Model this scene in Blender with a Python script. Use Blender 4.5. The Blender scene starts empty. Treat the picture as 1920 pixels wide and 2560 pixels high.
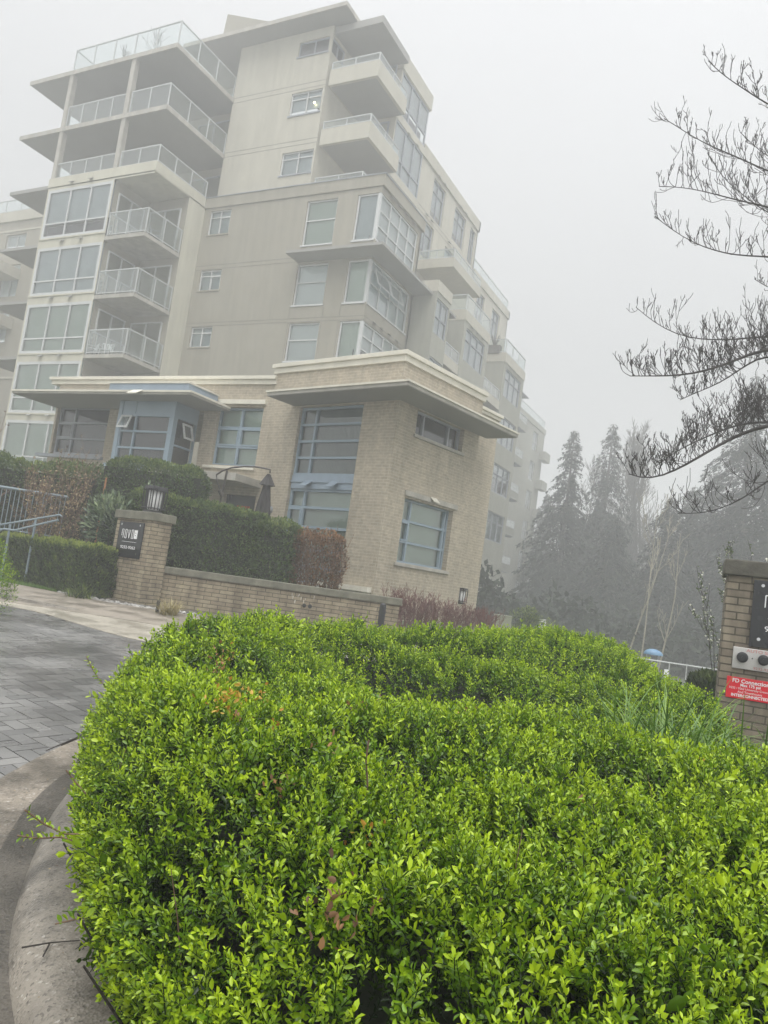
import bpy, math, random
import numpy as np
from mathutils import Vector, Matrix
rng = np.random.default_rng(7)
random.seed(7)
R = math.radians
SC = bpy.context.scene
COL = SC.collection

# ------------------------------------------------------------------ frames
# camera stands at (0,0,1.5); s = metres ahead of it, r = metres to its right
HX, HY = -0.46096, 0.88742
SLOPE = 0.05
def sr(s, r): return (s*HX + r*HY, s*HY - r*HX)
def smooth(a, b, x):
    t = np.clip((x-a)/(b-a), 0, 1); return t*t*(3-2*t)
def gz(x, y):
    s = x*HX + y*HY; r = x*HY - y*HX
    z = SLOPE*np.clip(s, -3, 18) - 1.7*smooth(2.6, 9, r)*smooth(8, 16, s)
    return z - 0.01*np.clip(s-40, 0, 60)
CA, SA = math.cos(R(12)), math.sin(R(12))
def uv2w(u, v): return (u*CA + v*SA, -u*SA + v*CA)

# ------------------------------------------------------------------ node helpers
def new_mat(name):
    m = bpy.data.materials.new(name); m.use_nodes = True
    nt = m.node_tree; return m, nt, nt.nodes['Principled BSDF']
def N(nt, t, **k):
    n = nt.nodes.new(t)
    for a, b in k.items():
        if a.startswith('_'): n.inputs[a[1:].replace('_', ' ')].default_value = b
        else: setattr(n, a, b)
    return n
def ramp(nt, stops):
    n = nt.nodes.new('ShaderNodeValToRGB'); e = n.color_ramp.elements
    while len(e) < len(stops): e.new(0.5)
    for i, (p, c) in enumerate(stops):
        e[i].position = p; e[i].color = (c[0], c[1], c[2], 1)
    return n
def sc3(c, k): return tuple(min(1, x*k) for x in c)

def mat_noise(name, c, rough=0.8, amp=0.12, scale=3.0, bump=0.15, bscale=60, streak=0.0, metallic=0, spec=0.5, coords='Object'):
    m, nt, b = new_mat(name); L = nt.links.new
    tc = N(nt, 'ShaderNodeTexCoord')
    n1 = N(nt, 'ShaderNodeTexNoise', _Scale=scale, _Detail=6.0, _Roughness=0.6)
    L(tc.outputs[coords], n1.inputs['Vector'])
    r1 = ramp(nt, [(0.3, sc3(c, 1-amp)), (0.7, sc3(c, 1+amp))]); L(n1.outputs['Fac'], r1.inputs[0])
    out = r1.outputs[0]
    if streak:
        mp = N(nt, 'ShaderNodeMapping'); mp.inputs['Scale'].default_value = (2.2, 2.2, 0.16)
        L(tc.outputs[coords], mp.inputs['Vector'])
        n2 = N(nt, 'ShaderNodeTexNoise', _Scale=1.5, _Detail=8.0, _Roughness=0.7); L(mp.outputs[0], n2.inputs['Vector'])
        r2 = ramp(nt, [(0.35, (1-streak,)*3), (0.62, (1, 1, 1))]); L(n2.outputs['Fac'], r2.inputs[0])
        mx = N(nt, 'ShaderNodeMix', data_type='RGBA', blend_type='MULTIPLY'); mx.inputs[0].default_value = 1
        L(out, mx.inputs[6]); L(r2.outputs[0], mx.inputs[7]); out = mx.outputs[2]
    L(out, b.inputs['Base Color'])
    b.inputs['Roughness'].default_value = rough; b.inputs['Metallic'].default_value = metallic
    b.inputs['Specular IOR Level'].default_value = spec
    if bump:
        n3 = N(nt, 'ShaderNodeTexNoise', _Scale=bscale, _Detail=3.0); L(tc.outputs[coords], n3.inputs['Vector'])
        bp = N(nt, 'ShaderNodeBump', _Strength=bump, _Distance=0.01); L(n3.outputs['Fac'], bp.inputs['Height']); L(bp.outputs[0], b.inputs['Normal'])
    return m

def mat_plain(name, c, rough=0.5, metallic=0, spec=0.5):
    m, nt, b = new_mat(name)
    b.inputs['Base Color'].default_value = (*c, 1); b.inputs['Roughness'].default_value = rough
    b.inputs['Metallic'].default_value = metallic; b.inputs['Specular IOR Level'].default_value = spec
    return m

def mat_brick(name, c1, c2, mortar, stain=0.25, bump=0.4, msize=0.008, stainscale=1.3, bw=.203):
    m, nt, b = new_mat(name); L = nt.links.new
    uvn = N(nt, 'ShaderNodeUVMap'); uvn.uv_map = 'UVMap'
    bt = N(nt, 'ShaderNodeTexBrick'); bt.offset = 0.5
    bt.inputs['Color1'].default_value = (*c1, 1); bt.inputs['Color2'].default_value = (*c2, 1); bt.inputs['Mortar'].default_value = (*mortar, 1)
    bt.inputs['Scale'].default_value = 1; bt.inputs['Mortar Size'].default_value = msize; bt.inputs['Mortar Smooth'].default_value = 0.2
    bt.inputs['Brick Width'].default_value = bw; bt.inputs['Row Height'].default_value = 0.0677
    L(uvn.outputs[0], bt.inputs['Vector'])
    n1 = N(nt, 'ShaderNodeTexNoise', _Scale=stainscale, _Detail=8.0, _Roughness=0.65)
    mp = N(nt, 'ShaderNodeMapping'); mp.inputs['Scale'].default_value = (1.6, 0.45, 1); L(uvn.outputs[0], mp.inputs['Vector']); L(mp.outputs[0], n1.inputs['Vector'])
    r1 = ramp(nt, [(0.32, (1-stain,)*3), (0.6, (1, 1, 1)), (0.8, (1.0, 0.98, 0.94))]); L(n1.outputs['Fac'], r1.inputs[0])
    mx = N(nt, 'ShaderNodeMix', data_type='RGBA', blend_type='MULTIPLY'); mx.inputs[0].default_value = 1
    L(bt.outputs['Color'], mx.inputs[6]); L(r1.outputs[0], mx.inputs[7])
    n2 = N(nt, 'ShaderNodeTexNoise', _Scale=9.0, _Detail=4.0); L(uvn.outputs[0], n2.inputs['Vector'])
    r2 = ramp(nt, [(0.3, (0.82,)*3), (0.7, (1.08,)*3)]); L(n2.outputs['Fac'], r2.inputs[0])
    mx2 = N(nt, 'ShaderNodeMix', data_type='RGBA', blend_type='MULTIPLY'); mx2.inputs[0].default_value = 1
    L(mx.outputs[2], mx2.inputs[6]); L(r2.outputs[0], mx2.inputs[7])
    L(mx2.outputs[2], b.inputs['Base Color']); b.inputs['Roughness'].default_value = 0.8
    if bump:
        bp = N(nt, 'ShaderNodeBump', _Strength=bump, _Distance=0.006); bp.invert = True
        L(bt.outputs['Fac'], bp.inputs['Height']); L(bp.outputs[0], b.inputs['Normal'])
    return m

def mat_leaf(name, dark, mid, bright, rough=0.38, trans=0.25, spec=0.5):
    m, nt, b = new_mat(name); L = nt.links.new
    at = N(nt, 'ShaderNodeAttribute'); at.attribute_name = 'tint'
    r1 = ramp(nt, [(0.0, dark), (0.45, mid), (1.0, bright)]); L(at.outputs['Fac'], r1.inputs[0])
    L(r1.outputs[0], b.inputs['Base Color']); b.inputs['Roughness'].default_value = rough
    b.inputs['Specular IOR Level'].default_value = spec
    if trans:
        tr = N(nt, 'ShaderNodeBsdfTranslucent'); L(r1.outputs[0], tr.inputs['Color'])
        mx = N(nt, 'ShaderNodeMixShader'); mx.inputs[0].default_value = trans
        L(b.outputs[0], mx.inputs[1]); L(tr.outputs[0], mx.inputs[2]); L(mx.outputs[0], nt.nodes['Material Output'].inputs['Surface'])
    return m

def mat_glass(name, tint=(0.9, 0.95, 0.94), refl=0.9, through=1.0, haze=0.0, hazec=(0.6, 0.65, 0.64)):
    m, nt, b = new_mat(name); L = nt.links.new
    nt.nodes.remove(b)
    t = N(nt, 'ShaderNodeBsdfTransparent'); t.inputs[0].default_value = (*tint, 1)
    g = N(nt, 'ShaderNodeBsdfGlossy'); g.inputs['Roughness'].default_value = 0.03; g.inputs['Color'].default_value = (refl, refl, refl, 1)
    f = N(nt, 'ShaderNodeFresnel', _IOR=1.5)
    mu = N(nt, 'ShaderNodeMath', operation='MULTIPLY'); mu.inputs[1].default_value = 2.0; mu.use_clamp = True
    L(f.outputs[0], mu.inputs[0])
    mx = N(nt, 'ShaderNodeMixShader'); L(mu.outputs[0], mx.inputs[0])
    if haze:
        d = N(nt, 'ShaderNodeBsdfDiffuse'); d.inputs[0].default_value = (*hazec, 1)
        m2 = N(nt, 'ShaderNodeMixShader'); m2.inputs[0].default_value = haze
        L(t.outputs[0], m2.inputs[1]); L(d.outputs[0], m2.inputs[2]); L(m2.outputs[0], mx.inputs[1])
    else: L(t.outputs[0], mx.inputs[1])
    L(g.outputs[0], mx.inputs[2]); L(mx.outputs[0], nt.nodes['Material Output'].inputs['Surface'])
    return m

# ------------------------------------------------------------------ materials
M = {}
M['brick'] = mat_brick('buff_brick', (0.46, 0.40, 0.30), (0.395, 0.34, 0.252), (0.52, 0.47, 0.375), stain=0.22, bump=0.12)
M['brick_wall'] = mat_brick('stained_long_brick', (0.40, 0.34, 0.235), (0.29, 0.24, 0.165), (0.115, 0.095, 0.065), stain=0.5, bump=0.8, msize=0.0065, stainscale=2.2, bw=.26)
M['brick_near'] = mat_brick('weathered_brick', (0.31, 0.262, 0.192), (0.21, 0.172, 0.13), (0.10, 0.085, 0.06), stain=0.5, bump=0.8, msize=0.007, stainscale=3.0)
M['stucco_beige'] = mat_noise('beige_stucco', (0.485, 0.463, 0.385), 0.9, 0.05, 0.9, 0.1, 40, streak=0.12)
M['stucco_taupe'] = mat_noise('taupe_stucco', (0.315, 0.296, 0.238), 0.9, 0.05, 0.9, 0.1, 40, streak=0.14)
M['stucco_cream'] = mat_noise('cream_stucco', (0.55, 0.53, 0.43), 0.9, 0.05, 0.9, 0.1, 40, streak=0.15)
M['stucco_wing'] = mat_noise('green_grey_stucco', (0.33, 0.33, 0.275), 0.9, 0.05, 1.2, 0.1, 40, streak=0.15)
M['leaf_yew_dark'] = mat_leaf('dark_yew_foliage', (0.008, 0.018, 0.006), (0.03, 0.052, 0.014), (0.12, 0.16, 0.035), 0.55, 0.1)
M['joint'] = mat_plain('joint_shadow_line', (0.16, 0.15, 0.13), 0.9)
M['concrete'] = mat_noise('weathered_concrete', (0.42, 0.40, 0.35), 0.85, 0.14, 2.5, 0.2, 50, streak=0.22)
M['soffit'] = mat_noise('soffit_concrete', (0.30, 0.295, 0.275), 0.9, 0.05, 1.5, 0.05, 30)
M['coping'] = mat_noise('painted_coping', (0.68, 0.65, 0.55), 0.7, 0.08, 2.0, 0.05, 30, streak=0.12)
M['cap'] = mat_noise('mossy_cap_stone', (0.17, 0.165, 0.125), 0.85, 0.3, 6, 0.5, 60, streak=0.25)
M['cap_dark'] = mat_noise('dark_cap_stone', (0.105, 0.098, 0.078), 0.85, 0.35, 9, 0.6, 70, streak=0.25)
M['white_metal'] = mat_noise('white_window_metal', (0.54, 0.555, 0.55), 0.45, 0.03, 2, 0)
M['grey_metal'] = mat_noise('grey_window_metal', (0.30, 0.32, 0.35), 0.45, 0.05, 2, 0)
M['blue_metal'] = mat_noise('blue_window_metal', (0.25, 0.325, 0.385), 0.4, 0.06, 2, 0)
M['blue_panel'] = mat_noise('blue_cladding_panel', (0.275, 0.345, 0.415), 0.45, 0.06, 1.5, 0, streak=0.15)
M['railmetal'] = mat_noise('rail_metal', (0.48, 0.50, 0.495), 0.4, 0.04, 2, 0)
M['slate_rail'] = mat_noise('blue_grey_rail_paint', (0.205, 0.26, 0.29), 0.4, 0.08, 4, 0)
M['black'] = mat_noise('black_painted_metal', (0.018, 0.018, 0.02), 0.4, 0.2, 8, 0)
M['blackplate'] = mat_noise('black_sign_plate', (0.012, 0.013, 0.016), 0.22, 0.2, 5, 0)
M['pane'] = mat_glass('window_glass')
M['balglass'] = mat_glass('balcony_glass', (0.86, 0.92, 0.91), 0.9, 1, 0.12, (0.62, 0.70, 0.69))
M['blind_green'] = mat_noise('pale_green_blind', (0.56, 0.63, 0.55), 0.8, 0.04, 0.7, 0)
M['blind_white'] = mat_noise('white_blind', (0.72, 0.75, 0.74), 0.8, 0.04, 0.7, 0)
M['blind_grey'] = mat_noise('grey_blind', (0.60, 0.645, 0.66), 0.8, 0.08, 0.8, 0)
M['blind_teal'] = mat_noise('grey_green_curtain', (0.17, 0.195, 0.185), 0.8, 0.2, 1.2, 0)
M['room_dark'] = mat_noise('dark_room', (0.045, 0.045, 0.043), 0.8, 0.3, 1.5, 0)  # flat dark backing painted as the unlit room behind the glass
M['lampwhite'] = mat_plain('milky_lamp_glass', (0.75, 0.75, 0.74), 0.3)
M['steel'] = mat_noise('brushed_steel', (0.62, 0.60, 0.58), 0.35, 0.1, 6, 0, metallic=0.6)
M['chrome'] = mat_plain('chrome', (0.6, 0.6, 0.6), 0.12, 1.0)
M['red'] = mat_plain('red_sign_face', (0.72, 0.012, 0.03), 0.35)
M['white'] = mat_plain('white_lettering', (0.85, 0.85, 0.85), 0.5)
M['redtext'] = mat_plain('faded_red_lettering', (0.55, 0.18, 0.16), 0.5)
M['bark'] = mat_noise('dark_wet_bark', (0.036, 0.030, 0.027), 0.7, 0.3, 30, 0.3, 80)
M['bark_grey'] = mat_noise('grey_bark', (0.12, 0.11, 0.095), 0.85, 0.3, 6, 0.3, 20)
M['twig_red'] = mat_noise('reddish_twig', (0.16, 0.075, 0.065), 0.7, 0.25, 10, 0)
M['twig_brown'] = mat_noise('brown_twig', (0.15, 0.09, 0.055), 0.7, 0.25, 10, 0)
M['umbrella'] = mat_noise('charcoal_umbrella_cloth', (0.040, 0.037, 0.036), 0.85, 0.15, 5, 0)
M['umbframe'] = mat_plain('bronze_umbrella_frame', (0.05, 0.042, 0.036), 0.4)
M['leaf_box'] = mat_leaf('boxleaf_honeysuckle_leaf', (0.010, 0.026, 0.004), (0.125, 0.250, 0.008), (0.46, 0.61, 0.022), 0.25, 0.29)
M['leaf_box_core'] = mat_noise('hedge_dark_core', (0.012, 0.018, 0.006), 0.9, 0.4, 20, 0.5, 40)  # near-black core colour carries the shade inside the hedges
M['leaf_cedar'] = mat_leaf('cedar_hedge_foliage', (0.016, 0.032, 0.008), (0.070, 0.122, 0.024), (0.25, 0.30, 0.065), 0.55, 0.15)
M['leaf_yew'] = mat_leaf('dark_yew_foliage', (0.012, 0.026, 0.007), (0.07, 0.115, 0.024), (0.30, 0.36, 0.065), 0.5, 0.15)
M['leaf_rhodo'] = mat_leaf('leathery_leaf', (0.018, 0.040, 0.018), (0.08, 0.13, 0.06), (0.30, 0.36, 0.20), 0.25, 0.1)
M['leaf_brown'] = mat_leaf('rusty_leaf', (0.05, 0.026, 0.014), (0.18, 0.095, 0.042), (0.42, 0.22, 0.09), 0.6, 0.15)
M['leaf_autumn'] = mat_leaf('russet_bud_leaf', (0.08, 0.05, 0.03), (0.20, 0.14, 0.08), (0.42, 0.33, 0.17), 0.6, 0.15)
M['leaf_orange'] = mat_leaf('orange_dead_leaf', (0.30, 0.12, 0.02), (0.48, 0.22, 0.03), (0.6, 0.4, 0.06), 0.5, 0.3)
M['needle'] = mat_leaf('conifer_needles', (0.007, 0.012, 0.007), (0.013, 0.022, 0.012), (0.028, 0.042, 0.018), 0.7, 0.0, 0.2)
M['blossom'] = mat_plain('white_blossom', (0.8, 0.8, 0.68), 0.6)
M['grassblade'] = mat_leaf('green_grass_blade', (0.035, 0.09, 0.010), (0.10, 0.21, 0.02), (0.25, 0.37, 0.06), 0.35, 0.25)
M['drygrass'] = mat_leaf('straw_grass_blade', (0.16, 0.13, 0.05), (0.33, 0.28, 0.12), (0.55, 0.47, 0.25), 0.6, 0.2)
M['blue_cover'] = mat_noise('blue_fabric', (0.10, 0.22, 0.36), 0.5, 0.1, 4, 0)

# ------------------------------------------------------------------ mesh builder
class MB:
    """collects faces; finish() links them as one mesh object"""
    def __init__(s): s.v = []; s.f = []; s.m = []
    def quad(s, a, b, c, d, mi=0):
        i = len(s.v); s.v += [a, b, c, d]; s.f.append((i, i+1, i+2, i+3)); s.m.append(mi)
    def box(s, x0, x1, y0, y1, z0, z1, mi=0, mtop=None, mbot=None):
        if x0 > x1: x0, x1 = x1, x0
        if y0 > y1: y0, y1 = y1, y0
        i = len(s.v)
        s.v += [(x0,y0,z0),(x1,y0,z0),(x1,y1,z0),(x0,y1,z0),(x0,y0,z1),(x1,y0,z1),(x1,y1,z1),(x0,y1,z1)]
        for k, q in enumerate(((3,2,1,0),(4,5,6,7),(0,1,5,4),(1,2,6,5),(2,3,7,6),(3,0,4,7))):
            s.f.append(tuple(i+j for j in q)); s.m.append(mbot if (k == 0 and mbot is not None) else (mtop if (k == 1 and mtop is not None) else mi))
    def hexa(s, p, mi=0):   # 8 points, bottom ring then top ring
        i = len(s.v); s.v += list(p)
        for q in ((3,2,1,0),(4,5,6,7),(0,1,5,4),(1,2,6,5),(2,3,7,6),(3,0,4,7)):
            s.f.append(tuple(i+j for j in q)); s.m.append(mi)
    def tube(s, pts, rad, n=6, mi=0, cap=True):
        pts = [Vector(p) for p in pts]
        if not hasattr(rad, '__len__'): rad = [rad]*len(pts)
        prev = None; base = len(s.v)
        for k, p in enumerate(pts):
            d = (pts[min(k+1, len(pts)-1)] - pts[max(k-1, 0)]).normalized()
            if prev is None:
                a = d.cross(Vector((0, 0, 1)))
                if a.length < 1e-3: a = d.cross(Vector((1, 0, 0)))
            else: a = prev - d*prev.dot(d)
            a.normalize(); prev = a; b = d.cross(a)
            for j in range(n):
                t = 2*math.pi*j/n; q = p + (a*math.cos(t) + b*math.sin(t))*rad[k]; s.v.append(tuple(q))
        for k in range(len(pts)-1):
            for j in range(n):
                a0 = base + k*n + j; a1 = base + k*n + (j+1) % n
                s.f.append((a0, a1, a1+n, a0+n)); s.m.append(mi)
        if cap:
            s.f.append(tuple(base + j for j in range(n))[::-1]); s.m.append(mi)
            s.f.append(tuple(base + (len(pts)-1)*n + j for j in range(n))); s.m.append(mi)
    def prism(s, poly, z0, z1, mi=0, mtop=None, zf=None):
        n = len(poly); i = len(s.v)
        for (x, y) in poly: s.v.append((x, y, z0 if zf is None else zf(x, y)+z0))
        for (x, y) in poly: s.v.append((x, y, z1 if zf is None else zf(x, y)+z1))
        s.f.append(tuple(i+j for j in range(n))[::-1]); s.m.append(mi)
        s.f.append(tuple(i+n+j for j in range(n))); s.m.append(mi if mtop is None else mtop)
        for j in range(n):
            k = (j+1) % n; s.f.append((i+j, i+k, i+n+k, i+n+j)); s.m.append(mi)
    def finish(s, name, mats, parent=None, bevel=0, smooth=False, loc=None, rotz=0):
        me = bpy.data.meshes.new(name); me.from_pydata(s.v, [], s.f); 
        if not isinstance(mats, (list, tuple)): mats = [mats]
        for m in mats: me.materials.append(m)
        me.polygons.foreach_set('material_index', s.m)
        uvl = me.uv_layers.new(name='UVMap')
        for p in me.polygons:
            nx, ny, nz = p.normal
            if abs(nz) > 0.8: ax, ay = (1, 0, 0), (0, 1, 0)
            else:
                l = math.hypot(nx, ny) or 1; ax, ay = (-ny/l, nx/l, 0), (0, 0, 1)
            for li in p.loop_indices:
                c = me.vertices[me.loops[li].vertex_index].co
                uvl.data[li].uv = (c.x*ax[0] + c.y*ax[1], c.y*ay[1] + c.z*ay[2])
        if smooth: me.polygons.foreach_set('use_smooth', [True]*len(me.polygons))
        me.update()
        o = bpy.data.objects.new(name, me); COL.objects.link(o)
        if parent is not None: o.parent = parent
        if loc is not None: o.location = loc
        if rotz: o.rotation_euler = (0, 0, rotz)
        if bevel:
            b = o.modifiers.new('bevel', 'BEVEL'); b.width = bevel; b.segments = 2; b.limit_method = 'ANGLE'; b.angle_limit = R(40)
        return o

def npmesh(name, V, F, mat, tint=None, parent=None, smooth=False):
    """V (n,3) F (m,k) numpy"""
    me = bpy.data.meshes.new(name)
    me.vertices.add(len(V)); me.vertices.foreach_set('co', np.asarray(V, np.float32).ravel())
    if isinstance(F, list): Fs = F
    else: Fs = [F]
    tot = sum(f.size for f in Fs); npoly = sum(len(f) for f in Fs)
    me.loops.add(tot); me.polygons.add(npoly)
    me.loops.foreach_set('vertex_index', np.concatenate([f.ravel() for f in Fs]).astype(np.int32))
    lens = np.concatenate([np.full(len(f), f.shape[1], np.int32) for f in Fs]); st = np.concatenate([[0], np.cumsum(lens)[:-1]]).astype(np.int32)
    me.polygons.foreach_set('loop_start', st); me.polygons.foreach_set('loop_total', lens)
    if tint is not None:
        a = me.attributes.new('tint', 'FLOAT', 'POINT'); a.data.foreach_set('value', np.asarray(tint, np.float32))
    me.materials.append(mat); me.update(calc_edges=True); me.validate()
    if smooth: me.polygons.foreach_set('use_smooth', [True]*npoly)
    o = bpy.data.objects.new(name, me); COL.objects.link(o)
    if parent is not None: o.parent = parent
    return o

def tag(o, label=None, cat=None, group=None, kind=None):
    if label: o['label'] = label
    if cat: o['category'] = cat
    if group: o['group'] = group
    if kind: o['kind'] = kind
    return o
def empty(name, loc, label, cat, group=None, rotz=0):
    o = bpy.data.objects.new(name, None); COL.objects.link(o); o.location = loc; o.rotation_euler = (0, 0, rotz)
    o.empty_display_size = 0.2
    return tag(o, label, cat, group)
def unparent_loc(o, parent):
    """keep world coordinates of a mesh built in world space under an empty at a location"""
    o.parent = parent; o.matrix_parent_inverse = Matrix.LocRotScale(parent.location, parent.rotation_euler, parent.scale).inverted(); return o

# ------------------------------------------------------------------ leaves
def unit(a): return a/np.maximum(np.linalg.norm(a, axis=-1, keepdims=True), 1e-9)
def leaves(P, D, Nn, Lg, Wd, fold=0.25, detailed=True):
    """P base (n,3), D direction, Nn normal hint -> verts, faces"""
    D = unit(D); S = unit(np.cross(D, Nn)); U = np.cross(S, D)
    Lg = Lg[:, None]; Wd = Wd[:, None]
    b = P; t = P + D*Lg; mid = P + D*Lg*0.5
    l1 = P + D*Lg*.30 - S*Wd*.40 + U*Wd*fold*.4; l2 = P + D*Lg*.68 - S*Wd*.46 + U*Wd*fold*.45
    q1 = P + D*Lg*.30 + S*Wd*.40 + U*Wd*fold*.4; q2 = P + D*Lg*.68 + S*Wd*.46 + U*Wd*fold*.45
    if detailed:
        c = mid - U*Wd*fold*0.3; t = t - U*Lg*0.08
        V = np.stack([b, l1, l2, t, q2, q1, c], 1).reshape(-1, 3); i = np.arange(len(P))[:, None]*7
        F = np.concatenate([i+np.array([[p, q, 6]]) for p, q in ((0, 5), (5, 4), (4, 3), (3, 2), (2, 1), (1, 0))], 0)
        return V, F, 7
    if detailed is None:
        V = np.stack([b, mid-S*Wd*.5, t, mid+S*Wd*.5], 1).reshape(-1, 3); i = np.arange(len(P))[:, None]*4
        return V, i+np.array([[0, 3, 2, 1]]), 4
    V = np.stack([b, l1, l2, t, q2, q1], 1).reshape(-1, 3); i = np.arange(len(P))[:, None]*6
    return V, np.concatenate([i+np.array([[0, 5, 4, 3]]), i+np.array([[0, 3, 2, 1]])], 0), 6

def sprig(n_pairs, length, leaf, seed, detailed=True):
    g = np.random.default_rng(seed)
    t = np.linspace(0.12, 1.0, n_pairs)
    bend = g.uniform(-0.25, 0.25, 2)
    P, D, Nn, L_, T = [], [], [], [], []
    for k, tk in enumerate(t):
        p = np.array([bend[0]*tk*tk*length, bend[1]*tk*tk*length, tk*length])
        a0 = (k % 2)*math.pi/2 + g.uniform(-.3, .3)
        op = 1.22 - 0.60*tk + g.uniform(-.18, .18)
        for sgn in (0, math.pi):
            a = a0 + sgn
            d = np.array([math.cos(a)*math.sin(op), math.sin(a)*math.sin(op), math.cos(op)])
            n = np.array([-math.cos(a)*math.cos(op), -math.sin(a)*math.cos(op), math.sin(op)])
            P.append(p); D.append(d); Nn.append(n + g.normal(0, .15, 3)); L_.append(leaf*(1.0-0.45*abs(tk-0.5))*g.uniform(.7, 1.2)); T.append(0.25+0.6*tk)
    P, D, Nn = map(np.array, (P, D, Nn)); L_ = np.array(L_)
    V, F, k = leaves(P, D, Nn, L_, L_*0.47, 0.3, detailed)
    T = np.repeat(np.array(T), k)
    # stem: thin triangular prism
    w = 0.0011
    sv = []
    for tk in (0, .5, 1):
        for j in range(3):
            sv.append([bend[0]*tk*tk*length + w*math.cos(j*2.094), bend[1]*tk*tk*length + w*math.sin(j*2.094), tk*length])
    base = len(V); sf = []
    for q in range(2):
        for j in range(3):
            a, b = base+q*3+j, base+q*3+(j+1) % 3
            if detailed: sf += [[a, b, b+3], [a, b+3, a+3]]
            else: sf += [[a, b, b+3, a+3]]
    V = np.vstack([V, np.array(sv)]); T = np.concatenate([T, np.full(9, 0.08)])
    F = np.vstack([F, np.array(sf)])
    return V, F, T

def rot_from(axis, roll):
    """matrices whose z is axis (n,3), rolled"""
    z = unit(axis); h = np.where(np.abs(z[:, 2:3]) > .9, np.array([[1., 0, 0]]), np.array([[0, 0, 1.]]))
    x = unit(np.cross(h, z)); y = np.cross(z, x)
    c, s_ = np.cos(roll)[:, None], np.sin(roll)[:, None]
    x2 = x*c + y*s_; y2 = -x*s_ + y*c
    return np.stack([x2, y2, z], 2)

def scatter(protos, P, A, scale, tint, name, mat, parent=None):
    """place prototype sprigs at P along A"""
    Vs, Fs, Ts = [], [], []; off = 0
    pick = rng.integers(0, len(protos), len(P))
    Rm = rot_from(A, rng.uniform(0, 6.28, len(P)))
    for k, (v, f, t) in enumerate(protos):
        idx = np.where(pick == k)[0]
        if not len(idx): continue
        W = np.einsum('nij,vj->nvi', Rm[idx], v)*scale[idx][:, None, None] + P[idx][:, None, :]
        Vs.append(W.reshape(-1, 3)); n = len(v)
        Fs.append((f[None] + (np.arange(len(idx))*n)[:, None, None] + off).reshape(-1, f.shape[1]))
        Ts.append(np.clip(t[None] + tint[idx][:, None] + rng.normal(0, .04, (len(idx), n)), 0, 1).ravel()); off += n*len(idx)
    return npmesh(name, np.vstack(Vs), np.vstack(Fs), mat, np.concatenate(Ts), parent)

def vnoise(x, y, seed=0, k=5):
    g = np.random.default_rng(seed); o = np.zeros_like(x)
    for i in range(k):
        f = 1.6**i; a, b, c, d = g.uniform(-1, 1, 4)
        o += np.sin(f*(a*x*2+b*y*2)+c*6)*np.cos(f*(b*x*2-a*y*2)+d*6)/f**.7
    return o/2

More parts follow.
